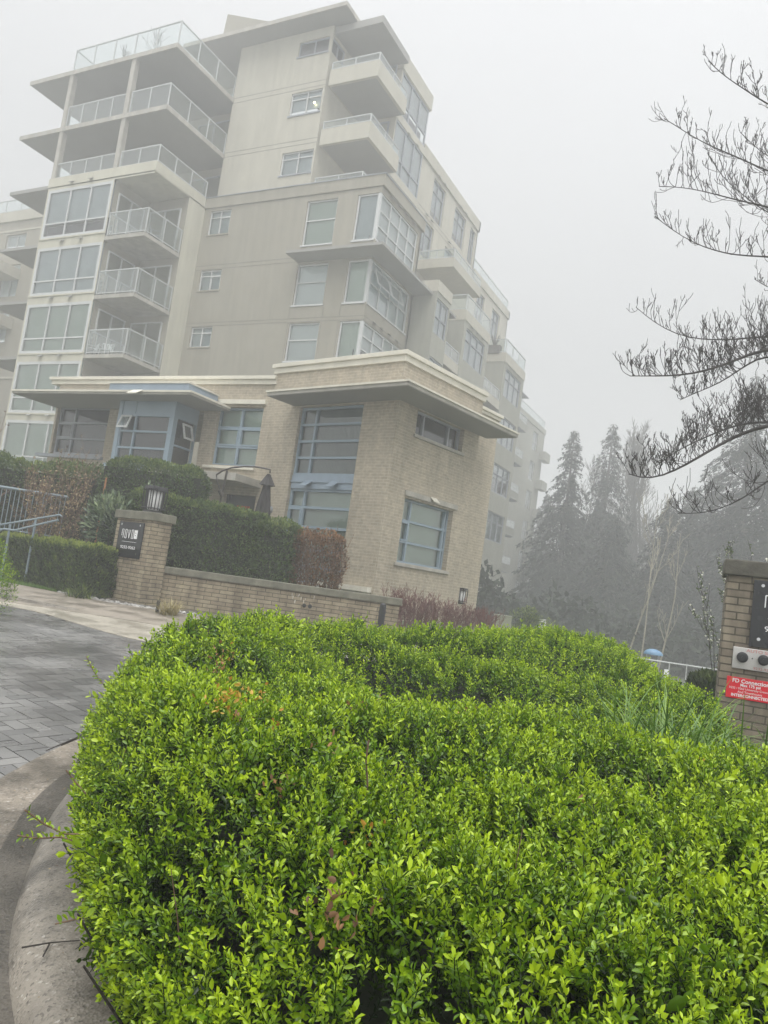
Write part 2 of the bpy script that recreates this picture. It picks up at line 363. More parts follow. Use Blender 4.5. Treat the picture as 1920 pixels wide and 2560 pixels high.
def hedge_solid(P0, e1, e2, L1, L2, z0, z1, n, leaf, mat, name, seed, round_=0.25, bump=0.08, up=0.35, core=True, spread=0.12, tilt=0.5, topwave=0.0, topbright=0.25, parent_label=None, zfun=None):
    """clipped hedge: box with rounded top, surface covered with small leaf clumps. e1,e2 unit 2D axes from corner P0"""
    g = np.random.default_rng(seed)
    lab, cat, grp = parent_label
    root = empty(name, (P0[0]+e1[0]*L1/2+e2[0]*L2/2, P0[1]+e1[1]*L1/2+e2[1]*L2/2, z0), lab, cat, grp)
    H = z1 - z0
    # sample in unit cube faces -> superellipsoid style rounding
    a = np.array([L1*H, L1*H, L2*H, L2*H, L1*L2]); a = a/a.sum()
    face = g.choice(5, n, p=a); u = g.uniform(-1, 1, n); w = g.uniform(-1, 1, n)
    X = np.where(face < 2, u, np.where(face == 2, -1, np.where(face == 3, 1, u)))
    Y = np.where(face == 0, -1, np.where(face == 1, 1, np.where(face < 4, u, w)))
    Z = np.where(face < 4, (w+1)/2, 1.0)
    Nx = np.where(face == 2, -1., np.where(face == 3, 1., 0.)); Ny = np.where(face == 0, -1., np.where(face == 1, 1., 0.)); Nz = np.where(face == 4, 1., 0.)
    # rounding: pull corners in
    hx, hy = L1/2, L2/2; rr = round_
    px, py, pz = X*hx, Y*hy, Z*H
    cx = np.clip(px, -hx+rr, hx-rr); cy = np.clip(py, -hy+min(rr, hy*.9), hy-min(rr, hy*.9)); cz = np.minimum(pz, H-rr)
    d = np.stack([px-cx, py-cy, pz-cz], 1); dl = np.linalg.norm(d, axis=1, keepdims=True)
    nrm = np.where(dl > 1e-6, d/np.maximum(dl, 1e-6), np.stack([Nx, Ny, Nz], 1))
    q = np.stack([cx, cy, cz], 1) + nrm*np.minimum(dl, rr)
    b = vnoise(q[:, 0]*3+q[:, 2]*2, q[:, 1]*3+q[:, 2]*3, seed)*bump
    q = q + nrm*(b - g.uniform(0, 1, n)**2*spread)[:, None]
    q[:, 2] += topwave*vnoise(q[:, 0]*1.3, q[:, 1]*1.3, seed+3)*(q[:, 2]/H)
    def w3(v): return np.stack([v[:, 0]*e1[0]+v[:, 1]*e2[0], v[:, 0]*e1[1]+v[:, 1]*e2[1], v[:, 2]], 1)
    base = np.array([0, 0, 0.])
    Pw = w3(q) + base; Nw = w3(nrm)
    if zfun is not None: Pw[:, 2] += zfun(q[:, 0])
    D = unit(Nw*(1-tilt) + np.array([0, 0, up]) + g.normal(0, .35, (n, 3)))
    Nn = Nw + g.normal(0, .4, (n, 3))
    Lg = leaf*g.uniform(.6, 1.5, n)
    V, F, k = leaves(Pw, D, Nn, Lg, Lg*0.5, 0.2, None)
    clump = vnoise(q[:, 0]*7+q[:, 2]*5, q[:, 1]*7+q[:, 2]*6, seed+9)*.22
    t = np.clip(0.3 + clump + g.normal(0, .15, n) + topbright*np.clip(nrm[:, 2]*1.4-.3, 0, 1), 0, 1)  # up-facing leaves tinted lighter, the lit top is put into the colour
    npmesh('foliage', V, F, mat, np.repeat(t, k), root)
    if core:
        mb = MB(); i_ = 0.10
        e = [w3(np.array([[sx*(hx-i_), sy*(hy-min(i_, hy*.5)), 0]]))[0] for sx, sy in ((-1, -1), (1, -1), (1, 1), (-1, 1))]
        za = 0 if zfun is None else float(zfun(np.array([-hx]))[0]); zb = 0 if zfun is None else float(zfun(np.array([hx]))[0])
        mb.hexa([(p[0], p[1], -.1) for p in e] + [(p[0], p[1], H-rr*.55-.05+(za if k_ in (0, 3) else zb)) for k_, p in enumerate(e)])
        mb.finish('branches', M['leaf_box_core'], root)  # solid dark block painted as the hedge's shaded inside
    return root

def blob_plant(name, loc, size, n, leaf, mat, seed, label, cat, grp=None, ratio=0.4, up=0.3, shell=0.5, stems=8, stem_mat=None, lumps=5):
    """loose shrub: several overlapping lumps of leaves on a few stems"""
    g = np.random.default_rng(seed); root = empty(name, loc, label, cat, grp)
    c = g.uniform(-1, 1, (lumps, 3))*np.array([.55, .55, .3]) + np.array([0, 0, .55]); rad = g.uniform(.35, .6, lumps)
    pk = g.integers(0, lumps, n); d = unit(g.normal(0, 1, (n, 3))); d[:, 2] = np.abs(d[:, 2])*np.where(g.random(n) < .75, 1, -1)
    rr = rad[pk]*(1 - g.uniform(0, 1, n)**1.5*shell)
    q = (c[pk] + d*rr[:, None]); q[:, 2] = np.maximum(q[:, 2], .03); P = q*np.array(size)
    D = unit(d + np.array([0, 0, up]) + g.normal(0, .4, (n, 3))); Lg = leaf*g.uniform(.6, 1.3, n)
    V, F, k = leaves(P, D, np.array([0, 0, 1.])+g.normal(0, .5, (n, 3)), Lg, Lg*ratio, .2, None)
    npmesh('foliage', V, F, mat, np.repeat(np.clip(.35+g.normal(0, .25, n)+.2*(d[:, 2] > .5), 0, 1), k), root)
    if stems:
        mb = MB()
        for i in range(stems):
            a = g.uniform(0, 6.28); e = c[i % lumps]*np.array(size)
            mb.tube([(0.05*math.cos(a), 0.05*math.sin(a), -.1), tuple(e*.5+g.normal(0, .03, 3)), tuple(e+g.normal(0, .05, 3))], [.015, .01, .005], 4)
        mb.finish('stem', stem_mat or M['bark'], root)
    return root

# twig trees -------------------------------------------------------
def grow(mb, p, d, length, rad, depth, g, curve=0.25, up=0.15, seg=4, nsub=4, n=3, spread=0.7, shrink=.55, minr=.0028):
    pts = [Vector(p)]; dd = Vector(d).normalized(); rads = [rad]
    for k in range(seg):
        dd = (dd + Vector(g.normal(0, curve, 3))*.5 + Vector((0, 0, up))).normalized()
        pts.append(pts[-1] + dd*(length/seg)); rads.append(max(minr, rad*(1-(k+1)/seg*.75)))
    mb.tube(pts, rads, n, cap=False)
    if depth <= 0: return
    for j in range(nsub):
        t = g.uniform(.2, 1.0); k = min(int(t*seg), seg-1); q = pts[k].lerp(pts[k+1], t*seg-k)
        ax = (pts[k+1]-pts[k]).normalized(); side = Vector(unit(np.cross(ax, g.normal(0, 1, 3))))
        grow(mb, q, ax*(1-spread*.5)+side*spread, length*shrink*g.uniform(.6, 1.2), max(minr, rads[k]*.6), depth-1, g, curve, up, max(2, seg-1), nsub, n, spread, shrink, minr)

# ------------------------------------------------------------------ wall and window helpers
def P3(pl, c, a, d, z):
    if pl == 'F': return (a, c-d, z)
    if pl == 'R': return (c+d, a, z)
    if pl == 'L': return (c-d, a, z)
    return (a, c+d, z)
def pbox(mb, pl, c, a0, a1, d0, d1, z0, z1, mi=0):
    p, q = P3(pl, c, a0, d0, z0), P3(pl, c, a1, d1, z1)
    mb.box(p[0], q[0], p[1], q[1], z0, z1, mi)
def wall(mb, pl, c, a0, a1, z0, z1, holes=(), rev=0.15, mi=0):
    fl = pl in ('R', 'B')
    fl = pl in ('F', 'R')
    def q(p0, p1, p2, p3):
        mb.quad(*( (p0, p1, p2, p3) if fl else (p3, p2, p1, p0)), mi)
    xs = sorted({a0, a1, *[h[0] for h in holes], *[h[1] for h in holes]}); zs = sorted({z0, z1, *[h[2] for h in holes], *[h[3] for h in holes]})
    xs = [x for x in xs if a0 <= x <= a1]; zs = [z for z in zs if z0 <= z <= z1]
    for i in range(len(xs)-1):
        for j in range(len(zs)-1):
            mx, mz = (xs[i]+xs[i+1])/2, (zs[j]+zs[j+1])/2
            if any(h[0] < mx < h[1] and h[2] < mz < h[3] for h in holes): continue
            q(P3(pl, c, xs[i], 0, zs[j]), P3(pl, c, xs[i+1], 0, zs[j]), P3(pl, c, xs[i+1], 0, zs[j+1]), P3(pl, c, xs[i], 0, zs[j+1]))
    for h in holes:
        A, B, C, D = h
        for (p, r_) in (((A, C), (B, C)), ((B, C), (B, D)), ((B, D), (A, D)), ((A, D), (A, C))):
            if (p[0] == r_[0] and p[0] in (a0, a1)): continue
            q(P3(pl, c, p[0], 0, p[1]), P3(pl, c, p[0], -rev, p[1]), P3(pl, c, r_[0], -rev, r_[1]), P3(pl, c, r_[0], 0, r_[1]))
_wr = random.Random(5)
def window(parent, pl, c, a0, a1, z0, z1, rec=0.08, cols=(), rows=(), frame='white_metal', fw=0.05, back='blind_white', mul=None, sash=(), sill=None, blind_to=0.0, label=None):
    """frame mesh with child pane and child blind, or a dark sheet painted as the unlit room; c is the wall plane"""
    mul = mul or fw*.8
    if blind_to == 0 and back == 'blind_grey' and _wr.random() < .4: blind_to = _wr.choice((.25, .4, .55, .3))
    if back == 'blind_white' and _wr.random() < .35: blind_to = _wr.choice((.12, .3))
    W, H = a1-a0, z1-z0; mb = MB(); d0, d1 = -rec-.07, -rec
    pbox(mb, pl, c, a0, a0+fw, d0, d1, z0, z1); pbox(mb, pl, c, a1-fw, a1, d0, d1, z0, z1)
    pbox(mb, pl, c, a0+fw, a1-fw, d0, d1, z0, z0+fw); pbox(mb, pl, c, a0+fw, a1-fw, d0, d1, z1-fw, z1)
    for f_ in cols: x = a0+W*f_; pbox(mb, pl, c, x-mul/2, x+mul/2, d0, d1+.006, z0+fw, z1-fw)
    for f_ in rows: z = z0+H*f_; pbox(mb, pl, c, a0+fw, a1-fw, d0, d1+.003, z-mul/2, z+mul/2)
    for (ca, cb, ra, rb) in sash:
        x0, x1, y0, y1 = a0+W*ca+mul/2, a0+W*cb-mul/2, z0+H*ra+mul/2, z0+H*rb-mul/2; s_ = .035
        for bb in ((x0, x0+s_, y0, y1), (x1-s_, x1, y0, y1), (x0+s_, x1-s_, y0, y0+s_), (x0+s_, x1-s_, y1-s_, y1)):
            pbox(mb, pl, c, bb[0], bb[1], d0+.01, d1+.02, bb[2], bb[3])
    w = mb.finish('window', M[frame], parent)
    if label: w['label'] = label
    mb = MB(); A_, B_, C_, D_ = a0+fw*.5, a1-fw*.5, z0+fw*.5, z1-fw*.5; qd = [P3(pl, c, A_, d0+.025, C_), P3(pl, c, B_, d0+.025, C_), P3(pl, c, B_, d0+.025, D_), P3(pl, c, A_, d0+.025, D_)]; mb.quad(*(qd if pl in ('F', 'R') else qd[::-1])); mb.finish('pane', M['pane'], w)
    mb = MB()
    if blind_to > 0:
        zb = z0 + H*blind_to
        mb.quad(P3(pl, c, a0, d0-.06, zb), P3(pl, c, a1, d0-.06, zb), P3(pl, c, a1, d0-.06, z1), P3(pl, c, a0, d0-.06, z1), 0)
        mb.quad(P3(pl, c, a0, d0-.25, z0), P3(pl, c, a1, d0-.25, z0), P3(pl, c, a1, d0-.25, zb), P3(pl, c, a0, d0-.25, zb), 1)  # dark lower sheet painted as the unlit room
    else: mb.quad(P3(pl, c, a0, d0-.06, z0), P3(pl, c, a1, d0-.06, z0), P3(pl, c, a1, d0-.06, z1), P3(pl, c, a0, d0-.06, z1), 0)
    mb.finish('blind', [M[back], M['room_dark']], w)
    if sill is not None:
        mb = MB(); pbox(mb, pl, c, a0-.04, a1+.04, -rec, .05, z0-.07, z0-.002); mb.finish('sill', M[sill], w)
    return w
def railing(parent, pts, z0, ztop, glass=True, step=1.3, mat='railmetal', post=0.025, glab='glass_panel'):
    """pts: plan polyline; handrail, posts, bottom rail and glass"""
    mb = MB(); gl = MB()
    for (ax, ay), (bx, by) in zip(pts[:-1], pts[1:]):
        L_ = math.hypot(bx-ax, by-ay); n = max(1, round(L_/step)); ux, uy = (bx-ax)/L_, (by-ay)/L_
        nx, ny = -uy, ux
        def bar(t0, t1, w, za, zb, m_):
            p = [(ax+ux*t0-nx*w, ay+uy*t0-ny*w), (ax+ux*t1-nx*w, ay+uy*t1-ny*w), (ax+ux*t1+nx*w, ay+uy*t1+ny*w), (ax+ux*t0+nx*w, ay+uy*t0+ny*w)]
            m_.hexa([(x, y, za) for x, y in p] + [(x, y, zb) for x, y in p])
        bar(-.02, L_+.02, .028, ztop-.05, ztop, mb); bar(0, L_, .018, z0+.06, z0+.10, mb)
        for k in range(n+1): bar(L_*k/n-post, L_*k/n+post, .02, z0, ztop-.05, mb)
        if glass:
            for k in range(n):
                t0, t1 = L_*k/n+post, L_*(k+1)/n-post; gl.quad((ax+ux*t0, ay+uy*t0, z0+.10), (ax+ux*t1, ay+uy*t1, z0+.10), (ax+ux*t1, ay+uy*t1, ztop-.055), (ax+ux*t0, ay+uy*t0, ztop-.055))
    r_ = mb.finish('railing', M[mat], parent)
    if glass: gl.finish(glab, M['balglass'], r_)
    return r_
def vents(parent, pl, c, a_list, z, mat='soffit'):
    for a in a_list:
        mb = MB(); p = [P3(pl, c, a-.13, 0, z), P3(pl, c, a+.13, 0, z), P3(pl, c, a+.13, .16, z-.10), P3(pl, c, a-.13, .16, z-.10)]
        q = [(x, y, zz+.03) for x, y, zz in p]; mb.hexa(p+q); mb.finish('vent_hood', M[mat], parent)

# ================================================================== TOWER (apartment building), in world axes
T = empty('apartment_building', (-24, 30, 0), 'tall pale concrete apartment building with stacked glass balconies fading in fog', 'building')
class TP:  # proxy: building parts are modelled in world metres
    pass
YG, YB, XR, XP, YP = 27.28, 27.95, -16.4, -26.25, 23.81
def tfin(mb, name, mats): return unparent_loc(mb.finish(name, mats), T)
Tz = bpy.data.objects  # shorthand
T.location = (0, 0, 0)
# --- grey-taupe front and right faces
g_holes = []
small = [(-25.87, -24.58, 17.22, 18.45), (-25.87, -24.58, 14.39, 15.41), (-25.87, -24.58, 11.57, 12.57), (-25.87, -24.58, 8.75, 9.8)]
midw = [(-20.2, -18.58, 16.2, 18.32), (-20.2, -18.58, 13.38, 15.3), (-20.2, -18.58, 10.8, 12.56), (-20.2, -18.58, 7.9, 9.7)]
corn = [(-17.55, XR, 16.2, 18.32), (-17.55, XR, 13.38, 15.3), (-17.55, XR, 10.8, 12.56), (-17.55, XR, 7.9, 9.7)]
mb = MB()
wall(mb, 'F', YG, XP, XR, 0.2, 18.6, small+midw+corn, .16)
rcorn = [(YG, 31.2, 16.2, 18.32), (YG, 31.2, 13.38, 15.3), (YG, 31.2, 10.8, 12.56), (YG, 31.2, 7.9, 9.7)]
wall(mb, 'R', XR, YG, 31.5, 0.2, 18.6, rcorn, .16)
wall(mb, 'L', XR-.6, 31.5, 31.6, 0.2, 18.6)
mb.box(XR-3, XR, 31.38, 31.5, 0.2, 18.6)
tfin(mb, 'wall', M['stucco_taupe'])
mb = MB()   # parapet band around the taupe block, terrace behind
mb.box(XP-.02, XR+.12, YG-.06, YG+.14, 18.6, 19.12); mb.box(XR-.08, XR+.12, YG+.14, 31.6, 18.6, 19.12)
mb.box(XP+.02, XR-.08, YG+.14, 31.5, 18.5, 18.66)
tfin(mb, 'parapet', M['stucco_taupe'])
mb = MB()
mb.box(XP-.05, XR+.16, YG-.10, YG+.16, 19.12, 19.155); mb.box(XR-.10, XR+.16, YG+.16, 31.64, 19.12, 19.155)
tfin(mb, 'parapet_flashing', M['grey_metal'])
mb = MB()
for z in (18.60, 18.36, 15.66, 15.46, 12.78, 12.62, 9.98, 9.82):
    if z < 18.4 and z > 18.2: continue
    pbox(mb, 'F', YG, XP, -20.3 if 15.4 < z < 15.7 else XR-.0, 0, .006, z-.02, z)
    pbox(mb, 'R', XR, YG, 31.5, 0, .006, z-.02, z)
for x in (-20.28, -18.5, -17.63):
    pbox(mb, 'F', YG, x-.01, x+.01, 0, .005, 8, 12.6); pbox(mb, 'F', YG, x-.01, x+.01, 0, .005, 12.8, 13.4)
tfin(mb, 'joint_line', M['joint'])
for i, (a, b, c, d) in enumerate(small):
    window(T, 'F', YG, a, b, c, d, .06, (.5,), (.72,), 'white_metal', .05, 'blind_grey', sash=((.5, 1, 0, .72),), sill='stucco_taupe')
for i, (a, b, c, d) in enumerate(midw):
    window(T, 'F', YG, a, b, c, d, .07, (), (.56,), 'white_metal', .06, 'blind_green' if i == 0 else 'blind_white', sill='white_metal')
for i, (a, b, c, d) in enumerate(corn):
    window(T, 'F', YG, a, b-.10, c, d, .05, (), (), 'white_metal', .07, 'blind_grey' if i == 0 else 'blind_green', sill='white_metal')
    window(T, 'R', XR, YG+.10, 31.2, c, d, .05, (.27, .52, .76), (.33, .66) if i != 1 else (.5,), 'white_metal', .07, 'blind_white' if i != 1 else 'blind_grey', sill='white_metal')
    mb = MB(); mb.box(XR-.16, XR-.02, YG+.02, YG+.16, c, d); tfin(mb, 'corner_post', M['white_metal'])
    vents(T, 'R', XR, [28.2, 28.9, 29.7, 30.5], d+.24)
# --- canopy slab of the taupe block
mb = MB(); mb.box(-20.25, -15.4, 26.3, YG-.002, 15.40, 15.52); mb.box(XR+.002, -15.4, YG, 34.6, 15.40, 15.52)
tfin(mb, 'canopy', [M['soffit']])
# --- beige upper block
bw = [(-22.6, -20.86, 26.33, 27.12), (-22.6, -20.82, 23.27, 24.45), (-22.6, -20.80, 20.22, 21.38)]
mb = MB(); wall(mb, 'F', YB, XP, -20.72, 19.0, 27.62, bw, .14)
wall(mb, 'R', -20.72, YB, 30.94, 18.7, 27.62, [(YB+.1, 29.2, 26.33, 27.12)], .12); wall(mb, 'L', XP, YB, 32, 18.7, 27.62)
mb.box(-20.7, -18.4, 30.95, 31.05, 18.7, 27.6)
wall(mb, 'R', -18.5, 34.45, 43.2, 12.0, 24.55, [(36.2, 37.9, 22.1, 24.3), (39.4, 41.2, 22.3, 24.3), (35.3, 37.0, 19.6, 21.6), (38.7, 40.6, 19.4, 21.5), (42, 42.9, 22.1, 24.3)], .14)
wall(mb, 'R', -18.5, 43.2, 50.6, 12.0, 21.6, [(44.4, 45.8, 19.2, 21.2), (47.4, 49, 19.2, 21.2), (44.4, 45.8, 16.3, 18.2), (47.4, 49, 16.3, 18.2)], .14)
mb.box(-26, -18.5, 43.1, 43.2, 19, 24.55); mb.box(-26, -18.5, 50.5, 50.6, 12, 21.6)
wall(mb, 'R', -18.5, 31.05, 34.45, 10.0, 18.7, (), .1)
tfin(mb, 'upper_wall', M['stucco_beige'])
mb = MB()
mb.box(-18.75, -18.42, 34.45, 43.3, 24.55, 25.2); mb.box(-24, -18.42, 43.12, 43.3, 24.55, 25.2)
mb.box(-18.75, -18.42, 43.3, 50.7, 21.6, 22.15); mb.box(-26, -18.42, 50.52, 50.7, 21.6, 22.15)
mb.box(-24, -18.75, 31, 43.12, 24.5, 24.7); mb.box(-26, -18.75, 43.3, 50.52, 21.6, 21.75)
mb.box(-18.75, -18.36, 30.9, 34.5, 27.05, 27.9); mb.box(-21.5, -18.75, 30.9, 34.5, 27.4, 27.9)
tfin(mb, 'upper_parapet', M['stucco_beige'])
mb = MB()
for z in (24.86, 24.60, 21.93, 21.70):
    pbox(mb, 'F', YB, XP, -20.72, 0, .006, z-.02, z)
tfin(mb, 'upper_joint_line', M['joint']); mb = MB()
for z in (22.0, 21.75): pbox(mb, 'R', -18.5, 34.45, 43.2, 0, .006, z-.02, z)
for z in (24.5, 19.0): pbox(mb, 'R', -18.5, 34.5, 43.2, 0, .006, z-.025, z)
for (z0, z1) in ((21.95, 24.58), (24.88, 27.5), (19.2, 21.68)):
    pass
tfin(mb, 'upper_joint_line', M['joint'])
for i, (a, b, c, d) in enumerate(bw):
    window(T, 'F', YB, a, b, c, d, .06, (.52,), (.72,) if i else (), 'white_metal' if i else 'grey_metal', .06, 'blind_grey' if i else 'room_dark', sill='grey_metal')
window(T, 'R', -20.72, YB+.1, 29.2, 26.33, 27.12, .05, (.5,), (), 'grey_metal', .06, 'room_dark')
# lit lamp behind the middle beige window
mb = MB(); mb.tube([(-21.2, YB-.0, 23.75), (-21.2, YB+.03, 23.75)], .05, 10)
m, nt, b = new_mat('lit_bulb'); b.inputs['Emission Color'].default_value = (1, .85, .45, 1); b.inputs['Emission Strength'].default_value = 9
tfin(mb, 'lit_ceiling_lamp', m)
# right glazed block (x=-18.5, y 31..34.4)
for z0, z1 in ((24.9, 27.0), (21.95, 24.5), (18.95, 21.55)):
    window(T, 'R', -18.42, 31.1, 34.35, z0, z1, .02, (.36, .68), (.32,), 'grey_metal', .09, 'blind_grey', mul=.08)
    mb = MB(); pbox(mb, 'R', -18.5, 30.95, 34.45, -.3, .10, z1, z1+.40); tfin(mb, 'spandrel', M['stucco_beige'])
for (a, b, c, d) in [(36.2, 37.9, 22.1, 24.3), (39.4, 41.2, 22.3, 24.3), (35.3, 37.0, 19.6, 21.6), (38.7, 40.6, 19.4, 21.5), (44.4, 45.8, 19.2, 21.2), (47.4, 49, 19.2, 21.2), (44.4, 45.8, 16.3, 18.2), (47.4, 49, 16.3, 18.2), (42, 42.9, 22.1, 24.3)]:
    window(T, 'R', -18.5, a, b, c, d, .10, (.5,), (.7,), 'grey_metal', .07, 'blind_grey')
vents(T, 'R', -18.5, [36.6, 37.4, 40.0, 40.8, 32.5, 33.5], 24.6); vents(T, 'R', -18.5, [35.8, 36.5, 39.1, 39.9], 21.9)
mb = MB(); railpts = [(-18.6, 43.4), (-18.6, 50.5), (-22, 50.5)]
railing(T, railpts, 22.15, 22.9)
# --- top right balconies
for z in (18.7, 21.5, 24.5):
    mb = MB(); mb.box(-20.55, -17.9, YB+.004, 30.94, z, z+.12)
    if z > 19: mb.box(-20.55, -17.9, YB+.004, YB+.14, z+.12, z+.78); mb.box(-18.04, -17.9, YB+.14, 30.94, z+.12, z+.78)
    b_ = tfin(mb, 'balcony', M['stucco_beige'])
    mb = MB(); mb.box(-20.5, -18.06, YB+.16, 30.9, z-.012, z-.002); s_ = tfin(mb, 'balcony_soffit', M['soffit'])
    railing(T, [(-20.5, YB+.07), (-17.97, YB+.07), (-17.97, 30.9)], z+(.78 if z > 19 else .5), z+1.2)
for z in (18.75, 21.7, 24.7):   # dark glazed doors at the back of those balconies
    window(T, 'F', 30.93, -20.5, -18.7, z+.1, z+2.55, -.07, (.33, .66), (), 'grey_metal', .07, 'room_dark')
mb = MB(); mb.box(-20.7, -18.1, YB+.1, 30.94, 27.25, 27.6); tfin(mb, 'balcony_ceiling', M['soffit'])
# --- roof canopy and lift housing
mb = MB(); mb.box(-29.3, -19.55, 27.05, 31.5, 27.66, 27.80); tfin(mb, 'roof', [M['soffit']])
mb = MB(); mb.box(-29.33, -19.52, 27.01, 27.05, 27.64, 27.84); mb.box(-19.55, -19.51, 27.05, 31.5, 27.64, 27.84); tfin(mb, 'roof_edge', M['concrete'])
mb = MB(); mb.hexa([(-29.9, 30, 27.8), (-25.2, 30, 27.8), (-25.2, 33, 27.8), (-30.2, 33, 27.8), (-29.6, 30, 31.9), (-25.4, 30, 30.3), (-25.4, 33, 30.3), (-29.6, 33, 31.9)])
mb.box(-25.2, -21, 31, 34, 27.8, 28.6)
tfin(mb, 'lift_housing', M['stucco_taupe'])
# --- projecting bay volume on the left: x -33.3..XP, y from YP
mb = MB()
bays = [(15.98, 18.5), (13.08, 15.5), (10.2, 12.65), (7.3, 9.8), (4.5, 6.95), (1.6, 4.1)]
cuts = [(-28.75, XP, 15.76, 18.55), (-28.75, XP, 12.90, 15.5), (-28.75, XP, 10.10, 12.65), (-28.75, XP, 7.25, 9.8)]
bayh = [(-33.2, -28.82, a, b) for a, b in bays]
holes = bayh + [(-28.75, XP, 7.25, 18.55)]
wall(mb, 'F', YP, -33.3, XP, 0.2, 18.66, holes, .0)
wall(mb, 'R', XP, 26.12, YG, 0.2, 18.66); wall(mb, 'R', XP, YP, 26.12, 0.2, 7.25)
wall(mb, 'L', -33.3, YP, 40, 0.2, 18.66)
tfin(mb, 'bay_wall', M['stucco_cream'])
mb = MB()
wall(mb, 'F', 26.12, -28.75, XP, 7.25, 18.6, (), .1); wall(mb, 'R', -28.75, YP+.1, 26.12, 7.25, 18.6)
tfin(mb, 'balcony_back_wall', M['stucco_taupe'])
for i, (a, b) in enumerate(bays):
    window(T, 'F', YP, -33.2, -28.82, a, b, .0, (.36, .68), (.30,) if i < 3 else ((.0,) if 0 else (.3,)), 'white_metal', .14, ['blind_grey', 'blind_grey', 'blind_green', 'blind_green', 'blind_green', 'blind_green'][i], mul=.07, blind_to=[.3, 0, 0, 0, 0, 0][i], sill='stucco_cream')
    vents(T, 'F', YP, [-31.6, -30.3], b+.30)
zs = [15.57, 12.73, 9.92]
for i, z in enumerate(zs):
    mb = MB(); mb.box(-28.74, XP, YP, 26.1, z, z+.17); 
    b_ = tfin(mb, 'balcony', M['concrete'])
    railing(T, [(-28.68, 26.0), (-28.68, YP+.06), (XP-.05, YP+.06), (XP-.05, 26.06)], z+.2, z+1.36, step=1.15)
    mb = MB(); mb.box(-36.15, -33.31, YP, 29.5, z+.02, z+.16); tfin(mb, 'canopy', M['soffit'])
    window(T, 'F', 26.12, -28.6, -26.6, z+.25, z+2.5, -.07, (.5,), (), 'white_metal', .06, 'blind_grey')
    window(T, 'R', -28.75, YP+.35, 25.8, z+.25, z+2.5, -.07, (.5,), (), 'white_metal', .06, 'blind_green')
for z in (15.58, 15.80, 12.74, 12.92, 9.94, 10.1): pass
def chair(loc, rz, lab, mat='white'):
    t = empty('patio_chair', loc, lab, 'chair', rotz=rz); mb = MB(); mb.box(-.24, .24, -.22, .22, .40, .43); mb.finish('seat', M[mat], t)
    mb = MB(); mb.tube([(-.25, .22, .42), (-.26, .28, .80), (.26, .28, .80), (.25, .22, .42)], .022, 6)
    for k in range(4): mb.box(-.18+.1*k, -.13+.1*k, .25, .27, .43, .79)
    mb.finish('backrest', M[mat], t)
    for sx in (-1, 1):
        mb = MB(); mb.tube([(sx*.25, -.2, .42), (sx*.27, -.22, .62), (sx*.27, .26, .64)], .02, 5); mb.finish('armrest', M[mat], t)
        for sy in (-1, 1): mb = MB(); mb.tube([(sx*.2, sy*.18, .41), (sx*.23, sy*.21, 0)], .018, 5); mb.finish('leg', M[mat], t)
chair((-28.2, 24.5, 10.09), .5, 'white plastic patio chair on the lowest visible glass balcony')
chair((-26.9, 25.1, 15.74), 2.2, 'dark patio chair on the topmost cut-out balcony', 'grey_metal')
for (x, y, h, lab) in ((-30.2, 24.3, .75, 'small leggy potted plant on the roof terrace, nearer its open end'), (-28.2, 24.4, 1.25, 'taller leggy potted plant on the roof terrace by the glass corner')):
    t = empty('potted_plant', (x, y, 24.84), lab, 'plant'); mb = MB(); mb.tube([(0, 0, 0), (0, 0, .3)], [.14, .18], 10); mb.finish('pot', M['soffit'], t)
    mb = MB(); gg = np.random.default_rng(int(h*100))
    for k in range(7): grow(mb, (0, 0, .25), (gg.normal(0, .3), gg.normal(0, .3), 1), h*gg.uniform(.6, 1), .012, 1, gg, .2, .2, 4, 5, 3, .6, .5, .008)
    mb.finish('foliage', M['leaf_box_core'], t)
# --- open terraces above the bays
mb = MB()
mb.box(-33.3, XP, YP, 29.0, 18.62, 18.72); mb.box(-33.32, XP+.02, YP-.03, YP+.14, 18.66, 19.12); mb.box(XP-.14, XP+.02, YP+.14, 27.2, 18.66, 19.12)
tfin(mb, 'terrace_parapet', M['stucco_cream'])
mb = MB(); mb.box(-36.2, -33.32, YP, 31, 18.62, 18.80); tfin(mb, 'canopy', M['soffit'])
for z in (21.60, 24.62):
    mb = MB(); mb.box(-36.2, XP+.02, YP, 31, z+.02, z+.20); tfin(mb, 'terrace_slab', M['soffit'])
    mb = MB(); mb.box(-36.22, XP+.04, YP-.04, YP-.001, z, z+.22); mb.box(XP+.021, XP+.06, YP-.001, 28.0, z, z+.22); tfin(mb, 'slab_edge', M['concrete'])
railing(T, [(-33.1, YP+.1), (-28.95, YP+.1)], 19.12, 19.95, step=1.1); railing(T, [(-28.7, YP+.1), (XP-.06, YP+.1), (XP-.06, 27.2)], 19.12, 19.97, step=1.2)
railing(T, [(-33.0, YP+.1), (-28.95, YP+.1)], 21.82, 22.95, step=1.1); railing(T, [(-28.7, YP+.1), (XP-.06, YP+.1), (XP-.06, 27.95)], 21.82, 22.97, step=1.25)
railing(T, [(-33.2, 30.5), (-33.2, YP+.1), (XP-.06, YP+.1), (XP-.06, 27.95)], 24.84, 26.05, step=1.4)
for z0, z1 in ((18.72, 21.62), (21.80, 24.64)):
    for x in (-33.15, -28.92):
        mb = MB(); mb.box(x-.13, x+.13, YP+.02, YP+.28, z0, z1); tfin(mb, 'column', M['concrete'])
mb = MB(); wall(mb, 'F', 28.6, -33.3, XP-.02, 18.7, 24.62); wall(mb, 'F', 30.5, -33.3, XP-.02, 24.8, 27.66); tfin(mb, 'terrace_back_wall', M['stucco_taupe'])
